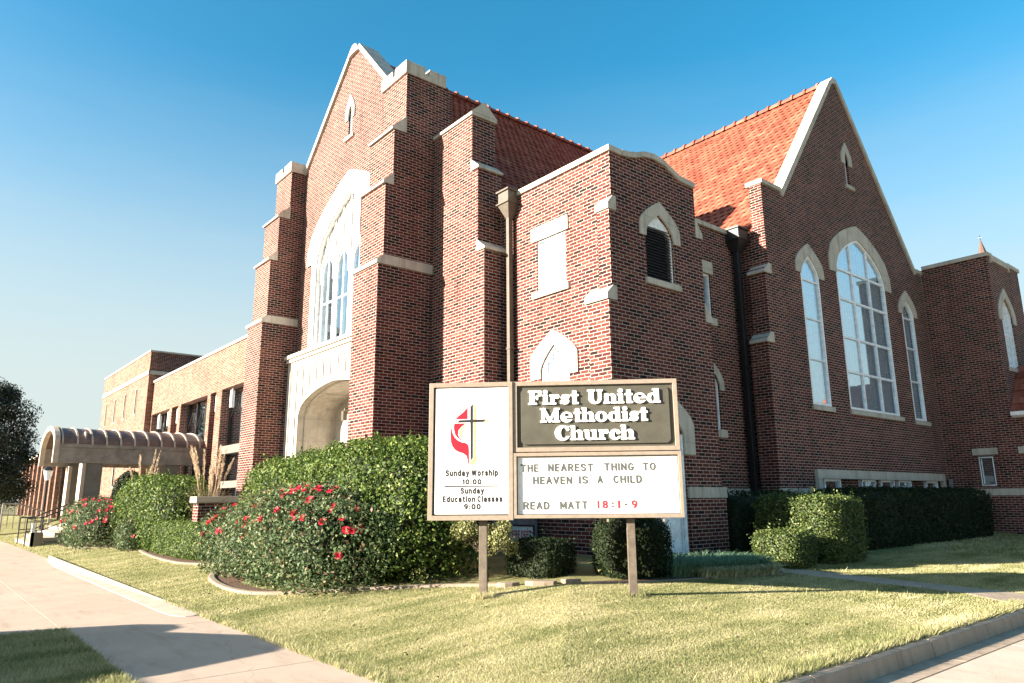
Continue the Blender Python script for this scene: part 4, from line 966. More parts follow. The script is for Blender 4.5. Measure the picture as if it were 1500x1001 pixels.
m.box(25.44, 27.06, WY-.045, WY+.33, 8.801, 8.90); m.box(25.40, 25.46, WY-.056, WY+.342, 8.62, 8.925); m.box(27.04, 27.1, WY-.056, WY+.342, 8.62, 8.925)
m.box(28.101, 31, WY+.75, WY+1.1, 7.601, 7.7)
m.build('coping', 'stone', ew)
window(CH, FY, WY, *AW, (25.46, 27.02, 6.80, 7.08, 7.92), vb=(25.99, 26.24, 26.49), hb=(6.4,), e=.62, sill=(25.66, 26.82, 5.18, 5.30), bw=.05)
window(CH, FX, WXX, 7.67, 8.10, 1.72, 2.62, 2.62, lintel=(7.54, 8.22, 2.66, 2.86), fw=.075, rec=.06, drape=False)
# low lean-to with red hip roof
m = MB(); m.prism(FX, rect(4.4, WY-.001, .2, 3.72), WXX, WXX+.3, [rect(6.38, 6.86, 1.72, 2.62)]); m.box(WXX+.301, 29.5, 4.4, 4.7, .2, 3.72); lt = m.build('low_wall', 'brick', CH)
window(CH, FX, WXX, 6.38, 6.86, 1.72, 2.62, 2.62, lintel=(6.26, 7.0, 2.66, 2.86), fw=.075, rec=.06, drape=False)
m = MB(); m.hexa([(WXX-.12, 4.25, 3.88), (30, 4.25, 3.88), (30, WY-.001, 3.88), (WXX-.12, WY-.001, 3.88)], [(WXX+1.25, 5.6, 5.4), (30, 5.6, 5.4), (30, WY-.001, 5.4), (WXX+1.25, WY-.001, 5.4)]); lr = m.build('low_roof', 'tile', CH)
hx = Vector((1.37, 0, 1.52)); hl = hx.length
raw_build(tile_slope((WXX-.12, 4.9, 3.89), (0, 1, 0), hx/hl, Vector((-1.52, 0, 1.37))/hl, 7, 7, .28, .29, 't', lr), 'roof_tiles', 'tile', lr)
m = MB(); m.prism(FY, [(WXX-.26, 3.76), (WXX-.13, 3.70), (WXX-.01, 3.70), (WXX-.01, 3.87), (WXX-.28, 3.87)], 4.2, WY-.05); m.build('gutter', 'frame_white', lr)
# water table (stone band) and thicker plinth below
m = MB()
m.box(WXX-.06, WXX-.001, 4.4, QY-.07, 1.45, 1.65); m.box(QX-.3-.06, 16.95, QY-.06, QY-.001, 1.45, 1.65); m.box(24.75, WXX-.061, QY-.06, QY-.001, 1.45, 1.65)
m.box(12.42, 15.25, LY-.06, LY-.001, 1.45, 1.65); m.box(11.24, 12.42, TY-.06, TY-.001, 1.45, 1.65); m.box(9.24, 10.26, TY-.06, TY-.001, 1.45, 1.65)
m.build('water_table', 'stone', CH)
m = MB(); m.box(11.24, 12.40, TY-.045, TY-.001, .2, 1.449); m.box(12.41, 15.2, LY-.045, LY-.001, .2, 1.449); m.box(QX-.34, 16.9, QY-.045, QY-.001, .2, 1.449); m.box(16.9, 24.8, QY-.046, QY-.002, .2, 1.3)
m.box(WXX-.045, WXX-.001, 4.4, QY-.06, .2, 1.449); m.build('plinth', 'brick', CH)
m = MB(); m.box(25.02, 25.19, QY-.13, QY-.07, 1.68, 1.95); m.build('meter_box', 'grey_box', CH)
# distant steeple tip above the wing
st = thing('steeple', 'thin distant church spire showing above the right wing parapet', 'steeple', (60, 20, 0))
m = MB(); m.tube([(60, 17, .0), (60, 17, 17.5)], [1.6, 1.6], 8); m.build('tower', 'brick', st)
m = MB(); m.tube([(60, 17, 17.5), (60, 17, 20.25)], [.75, .03], 8); m.build('spire', 'spire', st)
m = MB(); m.tube([(60, 17, 20.2), (60, 17, 20.62)], .025, 6); m.box(59.98, 60.02, 16.88, 17.12, 20.42, 20.46); m.build('finial', 'dark_metal', st)

# ------------------------------------------------------------------ church hall on the left
HX = 9.0; HZ0, HZ1, HZT = .45, 5.72, 7.36
HL = thing('church_hall', 'long low flat roofed brick hall with deep window bays behind the canopy', 'hall', (9, 31, .4))
bays = [(24.2, 28.6), (29.26, 29.96), (30.36, 34.12), (34.52, 35.56), (35.94, 39.12)]
m = MB(); m.prism(FX, rect(21.53, 39.3, HZ1, HZT), HX, HX+.4)
ys = [21.53] + [v for b in bays for v in b] + [39.3]
hw = m.build('wall', 'brick_sunlit', HL)
for a, b in zip(ys[0::2], ys[1::2]):
    m = MB(); m.box(HX+.06, HX+.62, a, b, .2, HZ1-.001); pq = m.build('pier', 'brick', HL)
    m = MB(); m.box(HX, HX+.059, a, b, .2, HZ1-.001); m.build('pier_face', 'brick_sunlit', pq)  # front takes the sunlit brick colour; the pier sides stay shade-dark
m = MB(); m.box(HX+1.5, HX+1.8, 21.6, 39.3, .2, HZT-.3); m.box(HX+.401, HX+12, 21.6, 39.3, HZT-.35, HZT-.25); m.box(HX+.401, HX+1.5, 21.6, 39.29, HZ1+.001, HZ1+.1); m.build('back_wall', 'interior', HL)
m = MB(); m.box(HX-.05, HX+.46, 21.53, 39.3, HZT+.001, HZT+.10); m.build('coping', 'stone', hw)
for (a, b) in (bays[0], bays[2], bays[4]):
    p = MB(); p.box(HX+.40, HX+.405, a+.02, b-.02, .5, HZ1-.05); wn = p.build('window', 'glass_dark', HL)
    f = MB(); n = 3; stp = (b-a)/n
    for k in range(n+1): y = a+.03+k*(b-a-.06)/n; f.box(HX+.34, HX+.46, y-.035, y+.035, .5, HZ1-.01)
    for z in (.53, 2.0, 3.3): f.box(HX+.33, HX+.45, a+.03, b-.03, z-.03, z+.03)
    for k in range(n):     # pointed tracery lines in the head of the glass
        y0, y1 = a+.03+k*stp, a+.03+(k+1)*stp
        for (q0, q1) in (((y0, 4.5), ((y0+y1)/2, 5.3)), ((y1, 4.5), ((y0+y1)/2, 5.3))): f.tube([(HX+.37, q0[0], q0[1]), (HX+.37, q1[0], q1[1])], .018, 4)
    f.build('frame', 'dark_metal', wn)
    k = MB(); k.box(HX+.52, HX+.54, a, b, .45, HZ1); k.build('dark_room_panel', 'interior', wn)
m = MB()
for y0, y1 in (bays[1], bays[3]): m.box(HX+.42, HX+.6, y0-.01, y1+.01, .2, HZ1-.002)
m.build('bay_infill', 'brick', HL)
m = MB(); m.box(HX+.10, HX+.33, 24.2, 28.6, 3.22, 3.52); m.box(HX+.10, HX+.33, 24.2, 28.6, 1.95, 2.2); m.build('transom', 'panel_conc', HL)
for y in (27.9, 29.6, 35.05, 36.6, 38.3):
    m = MB(); m.tube([(HX+.18, y, HZ1-.001), (HX+.18, y, HZ1-.10)], .035, 10); m.tube([(HX+.18, y, HZ1-.10), (HX+.18, y, HZ1-.75)], .085, 12); m.build('bay_light', 'white', HL)
# two-storey block beyond
CB = thing('classroom_block', 'taller plain brick block with four slit windows beyond the canopy', 'building', (8.75, 45, .4))
BX = 8.72; ye = 39.31; yf = 50.4
sl4 = [rect(y-.13, y+.13, 5.95, 7.28) for y in (41.55, 44.1, 46.6, 49.0)] + [rect(45-.2, 45.2, 2.3, 3.4)]
m = MB(); m.prism(FX, rect(ye, yf, .2, 8.95), BX, BX+.35, sl4); w1 = m.build('wall', 'brick_sunlit', CB)
m = MB(); m.box(BX+.351, 30, ye, ye+.3, .2, 8.949); m.box(BX+.351, 30, yf-.3, yf, .2, 8.949); m.box(BX+.351, 30, ye+.3, yf-.3, 8.2, 8.3); w2 = m.build('side_wall', 'brick', CB)  # same brick as the front wall, in the darker colour for shaded sides
m = MB(); m.box(BX-.04, BX-.001, ye-.05, yf, 7.78, 7.98); m.box(BX-.04, 30, ye-.05, ye-.001, 7.78, 7.98); m.build('band', 'stone', w1)
m = MB(); m.box(BX-.05, BX+.4, ye-.05, yf, 8.951, 9.03); m.box(BX+.401, 30, ye-.05, ye+.35, 8.951, 9.03); m.build('coping', 'stone', w1)
for q in sl4:
    (a, z0), (b, _), (_, z1), _ = q
    m = MB(); m.prism(FX, rect(a-.03, b+.05, z0-.07, z1+.04), BX-.03, BX+.12, [rect(a, b, z0, z1)]); wn = m.build('window', 'stone', CB)
    m = MB(); m.box(BX+.25, BX+.26, a, b, z0, z1); m.build('pane', 'car_glass', wn)
    m = MB(); m.box(BX+.36, BX+.37, a-.1, b+.1, z0-.1, z1+.1); m.build('dark_room_panel', 'interior', wn)
# pilastered annex at the far left
AN = thing('annex', 'low brick annex with pale pilasters and dark glazing at the far left', 'building', (8, 60, .3))
m = MB(); m.box(8.6, 20, 50.41, 84, .1, 5.2); aw = m.build('wall', 'brick', AN)
m = MB()
for k in range(13):
    y = 51.0+k*2.5; m.box(8.15, 8.599, y, y+.55, .1, 5.2)
m.build('pilaster', 'brick_sunlit', AN)
m = MB(); m.box(8.1, 20, 50.42, 84.05, 5.201, 5.45); m.build('coping', 'stone', AN)
for k in range(12):
    y = 51.0+k*2.5+.75
    m = MB(); m.box(8.56, 8.57, y, y+1.6, .5, 4.6); wn = m.build('window', 'glass_dark', AN)
    m = MB(); m.box(8.53, 8.59, y-.05, y, .45, 4.65); m.box(8.53, 8.59, y+1.6, y+1.65, .45, 4.65); m.box(8.53, 8.59, y, y+1.6, 2.2, 2.26); m.build('frame', 'dark_metal', wn)
    m = MB(); m.box(8.575, 8.585, y, y+1.6, .5, 4.6); m.build('dark_room_panel', 'interior', wn)

# ------------------------------------------------------------------ canopy, steps, rails
CN = thing('entrance_canopy', 'barrel vaulted metal canopy with pale ribs on slab columns over the hall steps', 'canopy', (6.4, 31.9, .3))
cy0, cy1, cz0, cz1 = 30.18, 33.64, 2.86, 3.50; cx0, cx1 = 3.9, 8.98
def cv(n=14, r=0, ht=.70): return [((cy0+cy1)/2-(cy1-cy0)/2*cos(pi*k/n)*(1+r), cz1+.02+(ht+r)*sin(pi*k/n)) for k in range(n+1)]
c_o = cv(); c_i = cv(14, -.035)
m = MB(); m.prism(FX, c_o+c_i[::-1], cx0+.06, cx1); roof = m.build('roof', 'metal_roof', CN)
m = MB()
for k in range(11):
    x = cx0+.2+k*.47; m.prism(FX, cv(14, .035)+cv(14, .002)[::-1], x-.028, x+.028)
m.build('rib', 'conc_light', roof)
m = MB(); m.prism(FX, [(cy0-.04, cz0)]+[(cy0-.04, cz1+.02)]+cv(14, .05)[1:-1]+[(cy1+.04, cz1+.02), (cy1+.04, cz0), (cy1-.15, cz0), (cy1-.15, cz1-.1)]+[((cy0+cy1)/2+((cy1-cy0)/2-.15)*cos(pi*k/12), cz1-.1+.70*sin(pi*k/12)) for k in range(13)]+[(cy0+.15, cz0)], cx0-.05, cx0+.12); m.build('arch_trim', 'conc_light', CN)
m = MB(); m.box(cx0+.121, cx1, cy0-.03, cy0+.1, cz0, cz1-.09); m.box(cx0+.121, cx1, cy1-.1, cy1+.03, cz0, cz1-.09); m.box(cx0+.121, cx1, cy0-.07, cy0+.12, cz1-.089, cz1+.03); m.box(cx0+.121, cx1, cy1-.12, cy1+.07, cz1-.089, cz1+.03); m.build('fascia', 'fascia', CN)
m = MB(); m.box(cx0+.9, cx1, cy0+.101, cy1-.101, cz1-.3, cz1-.25); m.box(cx0+.9, cx0+.95, cy0+.101, cy1-.101, cz1-.249, cz1+.5); m.build('soffit', 'ashlar', CN)
for y in (cy0+.02, cy1-.62):
    m = MB(); m.box(4.92, 5.46, y, y+.60, .3, cz0-.001); c = m.build('column', 'panel_conc', CN)
    m = MB(); m.box(4.80, 4.919, y-.02, y+.62, .3, cz0-.002); m.build('edge_fin', 'conc_light', c)
m = MB(); m.box(7.6, 8.1, cy0+.02, cy0+.6, .3, cz0-.001); m.build('column', 'panel_conc', CN)
ST = thing('entrance_steps', 'pale concrete steps up to the canopy landing', 'steps', (4.4, 31.6, .05))
m = MB()
for k in range(5): m.box(3.45+k*.34, 8.9, 29.7+.001*k, 33.9-.001*k, .02+(.15*k if k else 0), .15*(k+1))
m.build('tread', 'conc_light', ST)
m = MB(); m.box(3.4, 3.75, 29.25, 29.62, .02, .5); m.build('cheek_block', 'conc', ST)
def rail(name, label, pts_top, posts, mat, r=.022, bal=0):
    o = thing(name, label, 'railing', (pts_top[0][0], pts_top[0][1], .1), 'railings of the entrance steps')
    m = MB(); m.tube(pts_top, r, 8); low = [(x, y, z-.42) for x, y, z in pts_top]; m.tube(low, r*.8, 6); m.build('handrail', mat, o)
    for (x, y, z0, z1) in posts: m = MB(); m.tube([(x, y, z0), (x, y, z1)], r, 8); m.build('rail_post', mat, o)
    if bal:
        m = MB(); a, b = Vector(pts_top[0]), Vector(pts_top[-1])
        for k in range(bal): p = a.lerp(b, k/(bal-1)); m.tube([(p.x, p.y, p.z), (p.x, p.y, p.z-.85)], r*.5, 5)
        m.build('baluster', mat, o)
rail('stair_railing', 'dark pipe railing on the near side of the canopy steps', [(3.3, 29.75, .95), (3.75, 29.75, .97), (5.2, 29.75, 1.62), (5.9, 29.75, 1.62)], [(3.75, 29.75, .1, .97), (4.6, 29.75, .5, 1.35), (5.6, 29.75, .7, 1.62), (3.3, 29.75, .05, .95)], 'dark_metal')
rail('stair_railing', 'dark pipe railing in the middle of the canopy steps', [(3.3, 31.7, .95), (3.75, 31.7, .97), (5.2, 31.7, 1.62), (6.5, 31.7, 1.62)], [(3.75, 31.7, .1, .97), (4.6, 31.7, .5, 1.35), (5.6, 31.7, .7, 1.62), (3.3, 31.7, .05, .95)], 'dark_metal')
rail('ramp_railing', 'grey barred railing at the far side of the canopy steps', [(2.95, 34.2, 1.45), (3.5, 34.2, 1.42), (4.5, 34.2, 1.05)], [(2.95, 34.2, .1, 1.45), (4.5, 34.2, .1, 1.05)], 'fascia', .03, 9)
b = thing('marker_post', 'short white square post in the lawn before the steps', 'post', (3.45, 29.3, .02))
m = MB(); m.box(3.40, 3.50, 29.25, 29.35, 0, .74); m.build('shaft', 'white', b, bevel=.008); m = MB(); m.box(3.385, 3.515, 29.235, 29.365, .741, .79); m.build('cap', 'white', b, bevel=.01)
b = thing('utility_cabinet', 'grey metal utility cabinet on the far lawn at the left edge', 'cabinet', (3.05, 42, .05))
m = MB(); m.box(2.55, 3.55, 41.6, 42.4, .0, 1.15); bb = m.build('housing', 'fascia', b, bevel=.03); m = MB(); m.box(2.5, 3.6, 41.55, 42.45, 1.151, 1.22); m.build('lid', 'fascia', b, bevel=.02); m = MB(); m.box(2.62, 3.48, 41.585, 41.599, .1, 1.05); m.build('door', 'fascia', b)
b = thing('lamp_post', 'black lantern on a slim dark post beyond the canopy steps', 'lamp post', (5.05, 40.3, .2))
m = MB(); m.tube([(5.05, 40.3, .1), (5.05, 40.3, .45), (5.05, 40.3, .5), (5.05, 40.3, 2.5)], [.12, .10, .06, .05], 10); m.build('post', 'black_paint', b)
m = MB(); m.tube([(5.05, 40.3, 2.5), (5.05, 40.3, 2.56), (5.05, 40.3, 2.95)], [.06, .12, .2], 6); m.build('lamp_glass', 'frame_white', b)
m = MB(); m.tube([(5.05, 40.3, 2.951), (5.05, 40.3, 3.0), (5.05, 40.3, 3.18), (5.05, 40.3, 3.3)], [.26, .24, .07, .02], 8); m.build('lamp_cap', 'black_paint', b)
# white-capped planter wall
b = thing('planter_wall', 'low brick wall with a pale stone cap behind the red roses', 'wall', (6.3, 17.8, .3))
m = MB(); m.box(5.30, 7.35, 17.9, 18.3, .1, 1.43); m.build('brickwork', 'brick', b); m = MB(); m.box(5.23, 7.38, 17.84, 18.36, 1.431, 1.575); m.build('cap', 'conc_light', b, bevel=.012)

# ------------------------------------------------------------------ the sign
SA = Vector((5.83774, 7.681777, 0)); SU = Vector((.71688749, -.69718887, 0)); SN = Vector((-.69718887, -.71688749, 0))
FS = lambda a, b, d: tuple(SA + SU*a + SN*d + Vector((0, 0, b)))
SG = thing('church_sign', 'tan metal church sign on two posts with emblem, church name and letter board', 'sign', tuple(SA+SU*.93+Vector((0, 0, .25))))
def sbox(m, a0, a1, b0, b1, d0, d1): m.prism(FS, rect(a0, a1, b0, b1), d0, d1); return m
for s0 in (0.0, 1.917):
    m = MB(); sbox(m, s0-.052, s0+.052, -.1, 1.20, -.16, -.06); m.build('post', 'post', SG, bevel=.004)
m = MB(); sbox(m, -.712, .408, 1.192, 2.992, -.20, .010); m.build('cabinet', 'sign_edge', SG)
m = MB(); sbox(m, .409, 2.580, 2.062, 2.992, -.20, .0); m.build('cabinet', 'sign_edge', SG)
m = MB(); sbox(m, .412, 2.586, 1.215, 2.042, -.20, .005); m.build('cabinet', 'sign_edge', SG)
def sframe(a0, a1, b0, b1, wd, d, name='frame', mat='sign_metal'):
    m = MB()
    P = [(a0, b0), (a1, b0), (a1, b1), (a0, b1)]; Q = [(a0+wd, b0+wd), (a1-wd, b0+wd), (a1-wd, b1-wd), (a0+wd, b1-wd)]
    for k in range(4):
        a, b, c, e = P[k], P[(k+1) % 4], Q[(k+1) % 4], Q[k]
        f_ = [(.998*p[0]+.002*(a0+a1)/2, .998*p[1]+.002*(b0+b1)/2) for p in (a, b, c, e)]
        m.prism(FS, [a, b, c, e], d[0], d[1])
    return m.build(name, mat, SG, bevel=.004)
sframe(-.715, .411, 1.188, 2.996, .062, (.0105, .055))
sframe(.4115, 2.586, 2.058, 2.996, .058, (.0005, .035))
sframe(.4125, 2.592, 1.208, 2.046, .046, (.0055, .050))
m = MB(); sbox(m, -.635, .358, 1.262, 2.922, .0105, .040); lp = m.build('left_panel', 'sign_white', SG, bevel=.012)
def rrect(a0, a1, b0, b1, r, n=6):
    return [(cx+r*cos(q), cy+r*sin(q)) for cx, cy, q0 in ((a1-r, b0+r, -pi/2), (a1-r, b1-r, 0), (a0+r, b1-r, pi/2), (a0+r, b0+r, pi)) for q in [q0+pi/2*k/n for k in range(n+1)]]
m = MB(); m.prism(FS, rrect(.52, 2.475, 2.155, 2.895, .06), .0005, .026); op = m.build('name_panel', 'sign_olive', SG, bevel=.012)
m = MB(); sbox(m, .411, 2.586, 2.06, 2.992, .0002, .0012); m.build('backing', 'sign_olive', SG)
m = MB(); sbox(m, .468, 2.536, 1.264, 1.990, .0055, .012); bp_ = m.build('letter_board', 'sign_white', SG)
m = MB()
for z in (1.788, 1.63, 1.47, 1.305): sbox(m, .49, 2.50, z-.012, z-.006, .0125, .017)
m.build('letter_track', 'track', bp_)
m = MB()
for s0 in (1.62, 2.33): sbox(m, s0-.012, s0+.012, 1.16, 1.214, .0, .03)
m.build('latch', 'sign_metal', SG)
FO = lambda a, b, d: FS(a, b, .0265+d)
def pxs(px): return .504+(px-762.5)/(961-762.5)*(2.264-.504)
for wd, s0, s1, z0 in (('First', .619, 1.290, 2.678), ('United', 1.405, 2.362, 2.678), ('Methodist', .775, 2.188, 2.441), ('Church', .965, 2.005, 2.204)):
    fat_word(wd, s0, s1, z0, .190, FO, op)
FL = lambda a, b, d: FS(a, b, .0405+d)
for tx, s0, s1, z0, cp in (('Sunday Worship', -.488, .211, 1.752, .086), ('10:00', -.262, -.008, 1.643, .074), ('Sunday', -.286, .025, 1.524, .082), ('Education Classes', -.52, .266, 1.418, .082), ('9:00', -.239, -.018, 1.325, .074)):
    text_word(tx, s0, s1, z0, cp, FL, lp, 'letter_black', .002, .125)
m = MB(); m.prism(FL, rect(-.50, .205, 1.616, 1.632), .0, .003); m.build('rule', 'letter_black', lp)
FB = lambda a, b, d: FS(a, b, .0125+d)
for tx, p0, p1, z0, mt in (('THE', 762.6, 789, 1.798, 'letter_grey'), ('NEAREST', 803.2, 869.5, 1.800, 'letter_grey'), ('THING', 885.3, 928.7, 1.802, 'letter_grey'), ('TO', 941.4, 960.4, 1.804, 'letter_grey'),
    ('HEAVEN', 780.7, 838.2, 1.638, 'letter_grey'), ('IS', 848, 861.5, 1.640, 'letter_grey'), ('A', 875, 883, 1.641, 'letter_grey'), ('CHILD', 898, 939.7, 1.643, 'letter_grey'),
    ('READ', 766, 804.3, 1.317, 'letter_grey'), ('MATT', 819.7, 859.8, 1.320, 'letter_grey'), ('I', 874.0, 876.6, 1.326, 'letter_red'), ('8', 881.2, 889.2, 1.326, 'letter_red'), (':', 894.5, 897.5, 1.330, 'letter_grey'), ('I', 903.7, 906.8, 1.326, 'letter_red'), ('-', 913.2, 917, 1.330, 'letter_grey'), ('9', 923.2, 931.5, 1.327, 'letter_red')):
    text_word(tx, pxs(p0), pxs(p1), z0, .103, FB, bp_, mt, .004, .105)
# emblem: red flame beside a black cross
EM = lambda zx, zy: (-.132+(zx-396)*.00111, 2.702-(zy-192)*.00109)
def flat(ptsz, mat, name, t=.0015, d0=0.):
    m = MB(); m.prism(lambda a, b, d: FL(a, b, d+d0), [EM(*p) for p in ptsz], 0, t); return m.build(name, mat, lp)
for r in (((395, 85), (412, 165)), ((522, 120), (480, 245)), ((688, 125), (570, 312)), ((690, 350), (620, 388)), ((640, 535), (580, 565)), ((565, 655), (612, 720)), ((488, 745), (525, 850)), ((225, 795), (115, 868)), ((312, 830), (272, 900)), ((262, 120), (312, 175))):
    (x0, y0), (x1, y1) = r; d = Vector((x1-x0, y1-y0)).normalized(); n = Vector((-d.y, d.x))*2.6
    flat([(x0+n.x, y0+n.y), (x0-n.x, y0-n.y), (x1-n.x*.6, y1-n.y*.6), (x1+n.x*.6, y1+n.y*.6)], 'emblem_ray', 'ray', .001)
flat([(412, 205), (425, 190), (447, 205), (447, 840), (460, 870), (410, 930), (372, 928), (372, 895), (412, 850)], 'emblem_tan', 'cross_shadow', .001)
flat([(555, 392), (575, 376), (598, 402), (560, 420), (535, 420)], 'emblem_tan', 'cross_shadow', .001)
flat([(320, 432), (340, 440), (300, 475), (280, 520), (278, 575), (285, 610), (262, 600), (236, 560), (242, 510), (275, 468)], 'emblem_tan', 'flame_shadow', .001)
flat([(336, 195), (328, 240), (290, 285), (240, 325), (205, 355), (192, 374), (338, 374)], 'emblem_red', 'flame', .002)
flat([(182, 424), (318, 424), (268, 462), (230, 505), (222, 558), (240, 604), (296, 640), (250, 626), (215, 598), (190, 562), (174, 500), (172, 455)], 'emblem_red', 'flame', .002)
flat([(137, 425), (134, 560), (138, 650), (160, 710), (200, 755), (240, 775), (290, 790), (330, 822), (352, 930), (357, 900), (356, 760), (352, 705), (340, 680), (312, 662), (260, 652), (215, 627), (180, 592), (155, 540), (142, 480)], 'emblem_red', 'flame', .002)
flat([(371, 225), (400, 188), (400, 386), (372, 386)], 'letter_black', 'cross', .004)
flat([(238, 385), (556, 379), (528, 411), (214, 415)], 'letter_black', 'cross', .0045)
flat([(372, 413), (400, 413), (400, 845), (376, 873)], 'letter_black', 'cross', .004)

# ------------------------------------------------------------------ small things by the tower
b = thing('meter_cabinet', 'grey metal cabinet standing against the tower behind the sign', 'cabinet', (9.1, 11.1, .4))
m = MB(); m.box(8.92, 9.40, 10.62, 11.42, .3, 1.25); m.build('housing', 'grey_box', b, bevel=.015); m = MB(); m.box(8.905, 8.919, 10.68, 11.36, .36, 1.2); m.build('door', 'grey_box', b, bevel=.004)
b = thing('fire_dept_sign', 'small white sign with red fire dept lettering and dark frame behind the clipped bush', 'sign', (8.87, 10.4, .5))
FF = lambda a, b, d: (8.86-d, 10.80-a, b)
m = MB(); m.prism(FF, rect(0, .70, .62, .99), 0, .02, [rect(.025, .675, .645, .965)]); m.build('frame', 'letter_black', b)
m = MB(); m.prism(FF, rect(.026, .674, .646, .964), .002, .012); pl = m.build('plate', 'sign_white', b)
text_word('FIRE DEPT', .08, .62, .74, .15, lambda a, b, d: FF(a, b, d+.0125), pl, 'letter_red', .001, .095)
m = MB(); m.box(8.861, 8.90, 10.2, 10.24, .3, .9); m.box(8.861, 8.90, 10.6, 10.64, .3, .9); m.build('stake', 'dark_metal', b)

# ------------------------------------------------------------------ planting
def plant(name, label, cat, x, y, group=None): return thing(name, label, cat, (x, y, g(x, y)), group)
HG = 'clipped hedges and shrubs around the church'
p = plant('hedge_shrub', 'large rounded glossy green hedge behind the roses, left of the church sign', 'hedge', 6.35, 12.8, HG)
bush(p, (6.45, 11.9, 1.20), (.95, 2.75, 1.25), 4.0, 46000, .066, 'leaf_holly', 11, .055, .26, .80, .55, .75, 14, 5)
p = plant('hedge_shrub', 'tall rounded glossy hedge at the far end behind the big one', 'hedge', 6.3, 15.4, HG)
bush(p, (6.40, 14.9, 1.15), (.85, 1.75, 1.22), 3.2, 20000, .066, 'leaf_holly', 12, .055, .26, .80, .55, .75, 12, 5)
# roses
def rose(label, c, rad, nl, nf, seed, size=.05, lobe=None):
    p = plant('rose_bush', label, 'rose bush', c[0], c[1], 'red rose bushes along the beds')
    bush(p, c, rad, 2.8, nl, size, 'leaf_rose', seed, .17, .55, .52, .6, .9, 14)
    r2 = np.random.default_rng(seed+100)
    if lobe: bush(p, lobe[0], lobe[1], 2.6, lobe[2], size, 'leaf_rose', seed+1, .17, .55, .52, .6, .9, 12)
    # stray shoots with leaves above the crown
    C = []; Nn = []; mt = MB()
    for k in range(95):
        cc, cr_ = (lobe[0], lobe[1]) if lobe and k % 3 == 0 else (c, rad)
        a = r2.uniform(0, 2*pi); q = math.sqrt(r2.uniform(0, 1))*.92; x, y = cc[0]+cr_[0]*q*cos(a), cc[1]+cr_[1]*q*sin(a)
        z = cc[2]+cr_[2]*math.sqrt(max(0, 1-q*q))*.9; hgt = r2.uniform(.06, .36); lx, ly = r2.normal(0, .10, 2)
        mt.tube([(x, y, z-.25), (x+lx*.5, y+ly*.5, z+hgt*.5), (x+lx, y+ly, z+hgt)], [.006, .005, .003], 4)
        for j in range(9): t = r2.uniform(.1, 1); C.append((x+lx*t+r2.normal(0, .03), y+ly*t+r2.normal(0, .03), z+hgt*t)); Nn.append(r2.normal(0, 1, 3))
    mt.build('sprays', 'bark', p); leaf_mesh('leaves', np.array(C), np.array(Nn), size, 'leaf_rose', p, .6)
    first = None
    for k in range(nf):
        while True:
            d = r2.normal(0, 1, 3); d /= np.linalg.norm(d)
            if d[2] > (.18 if k % 5 else -.2) and d[0] < .55: break
        zz = d[2]
        f = .93+r2.uniform(0, .13)
        cc, cr_ = (lobe[0], lobe[1]) if lobe and k % 3 == 0 else (c, rad)
        P = Vector((cc[0]+cr_[0]*d[0]*f, cc[1]+cr_[1]*d[1]*f, cc[2]+cr_[2]*zz*f+(.06 if zz > .5 else 0)))
        if first is None:
            m = MB(); nP = 11; V = []
            for ly, (nn_, rr, hh) in enumerate(((5, .055, .008), (5, .042, .022), (3, .022, .032))):
                for j in range(nn_):
                    t = 2*pi*(j+.5*ly)/nn_; u = Vector((cos(t), sin(t), 0)); v = Vector((-sin(t), cos(t), 0))
                    V += [Vector((0, 0, hh*.3)), u*rr*.7+v*rr*.55+Vector((0, 0, hh)), u*rr*1.05+Vector((0, 0, hh*1.3)), u*rr*.7-v*rr*.55+Vector((0, 0, hh))]
            first = raw_mesh('rose_blossom', np.array([tuple(q) for q in V]), 4, 'petal', None); o = first
        else: o = first.copy(); COL.objects.link(o)
        o.parent = p; o.location = P-Vector(p.location); o.rotation_euler = Vector((d[0]-.4, d[1], d[2]+.5)).to_track_quat('Z', 'Y').to_euler(); s_ = r2.uniform(.7, 1.5); o.scale = (s_, s_, s_)
rose('broad rose bush with scattered red blooms inside the curved concrete edging', (5.0, 11.35, .82), (.72, 1.75, .80), 20000, 98, 21, .060, ((5.0, 14.0, .66), (.58, 1.6, .66), 10000))
rose('red blooming rose bush near the canopy steps, beyond the clipped hedges', (4.75, 26.6, .72), (.80, 2.6, .78), 12000, 46, 22, .07)
rose('small rose bush with few blooms between the far roses and the low hedge', (5.1, 22.9, .52), (.45, 1.0, .42), 6000, 9, 23, .06)
p = plant('hedge_shrub', 'wide dome shaped green hedge behind the low clipped one', 'hedge', 5.75, 23, HG)
bush(p, (5.75, 23.0, 1.12), (.85, 2.9, 1.06), 3.2, 26000, .075, 'leaf_holly', 31, .045, .2, .84, .55, .75, 12, 4)
p = plant('box_hedge', 'low flat topped clipped hedge in front of the dome shaped one', 'hedge', 5.35, 19.5, HG)
bush(p, (5.35, 18.95, .58), (.30, 2.1, .40), 7, 14000, .05, 'leaf_holly', 32, .02, .08, .9)
p = plant('conifer', 'small rounded dark conifer behind the far hedge', 'conifer', 6.1, 28.6)
bush(p, (6.1, 28.6, 1.62), (.52, .52, .95), 2.2, 9000, .07, 'leaf_dark', 33, .05, .15, .82); m = MB(); m.tube([(6.1, 28.6, .2), (6.1, 28.6, 1.0)], .05, 6); m.build('trunk', 'bark', p)
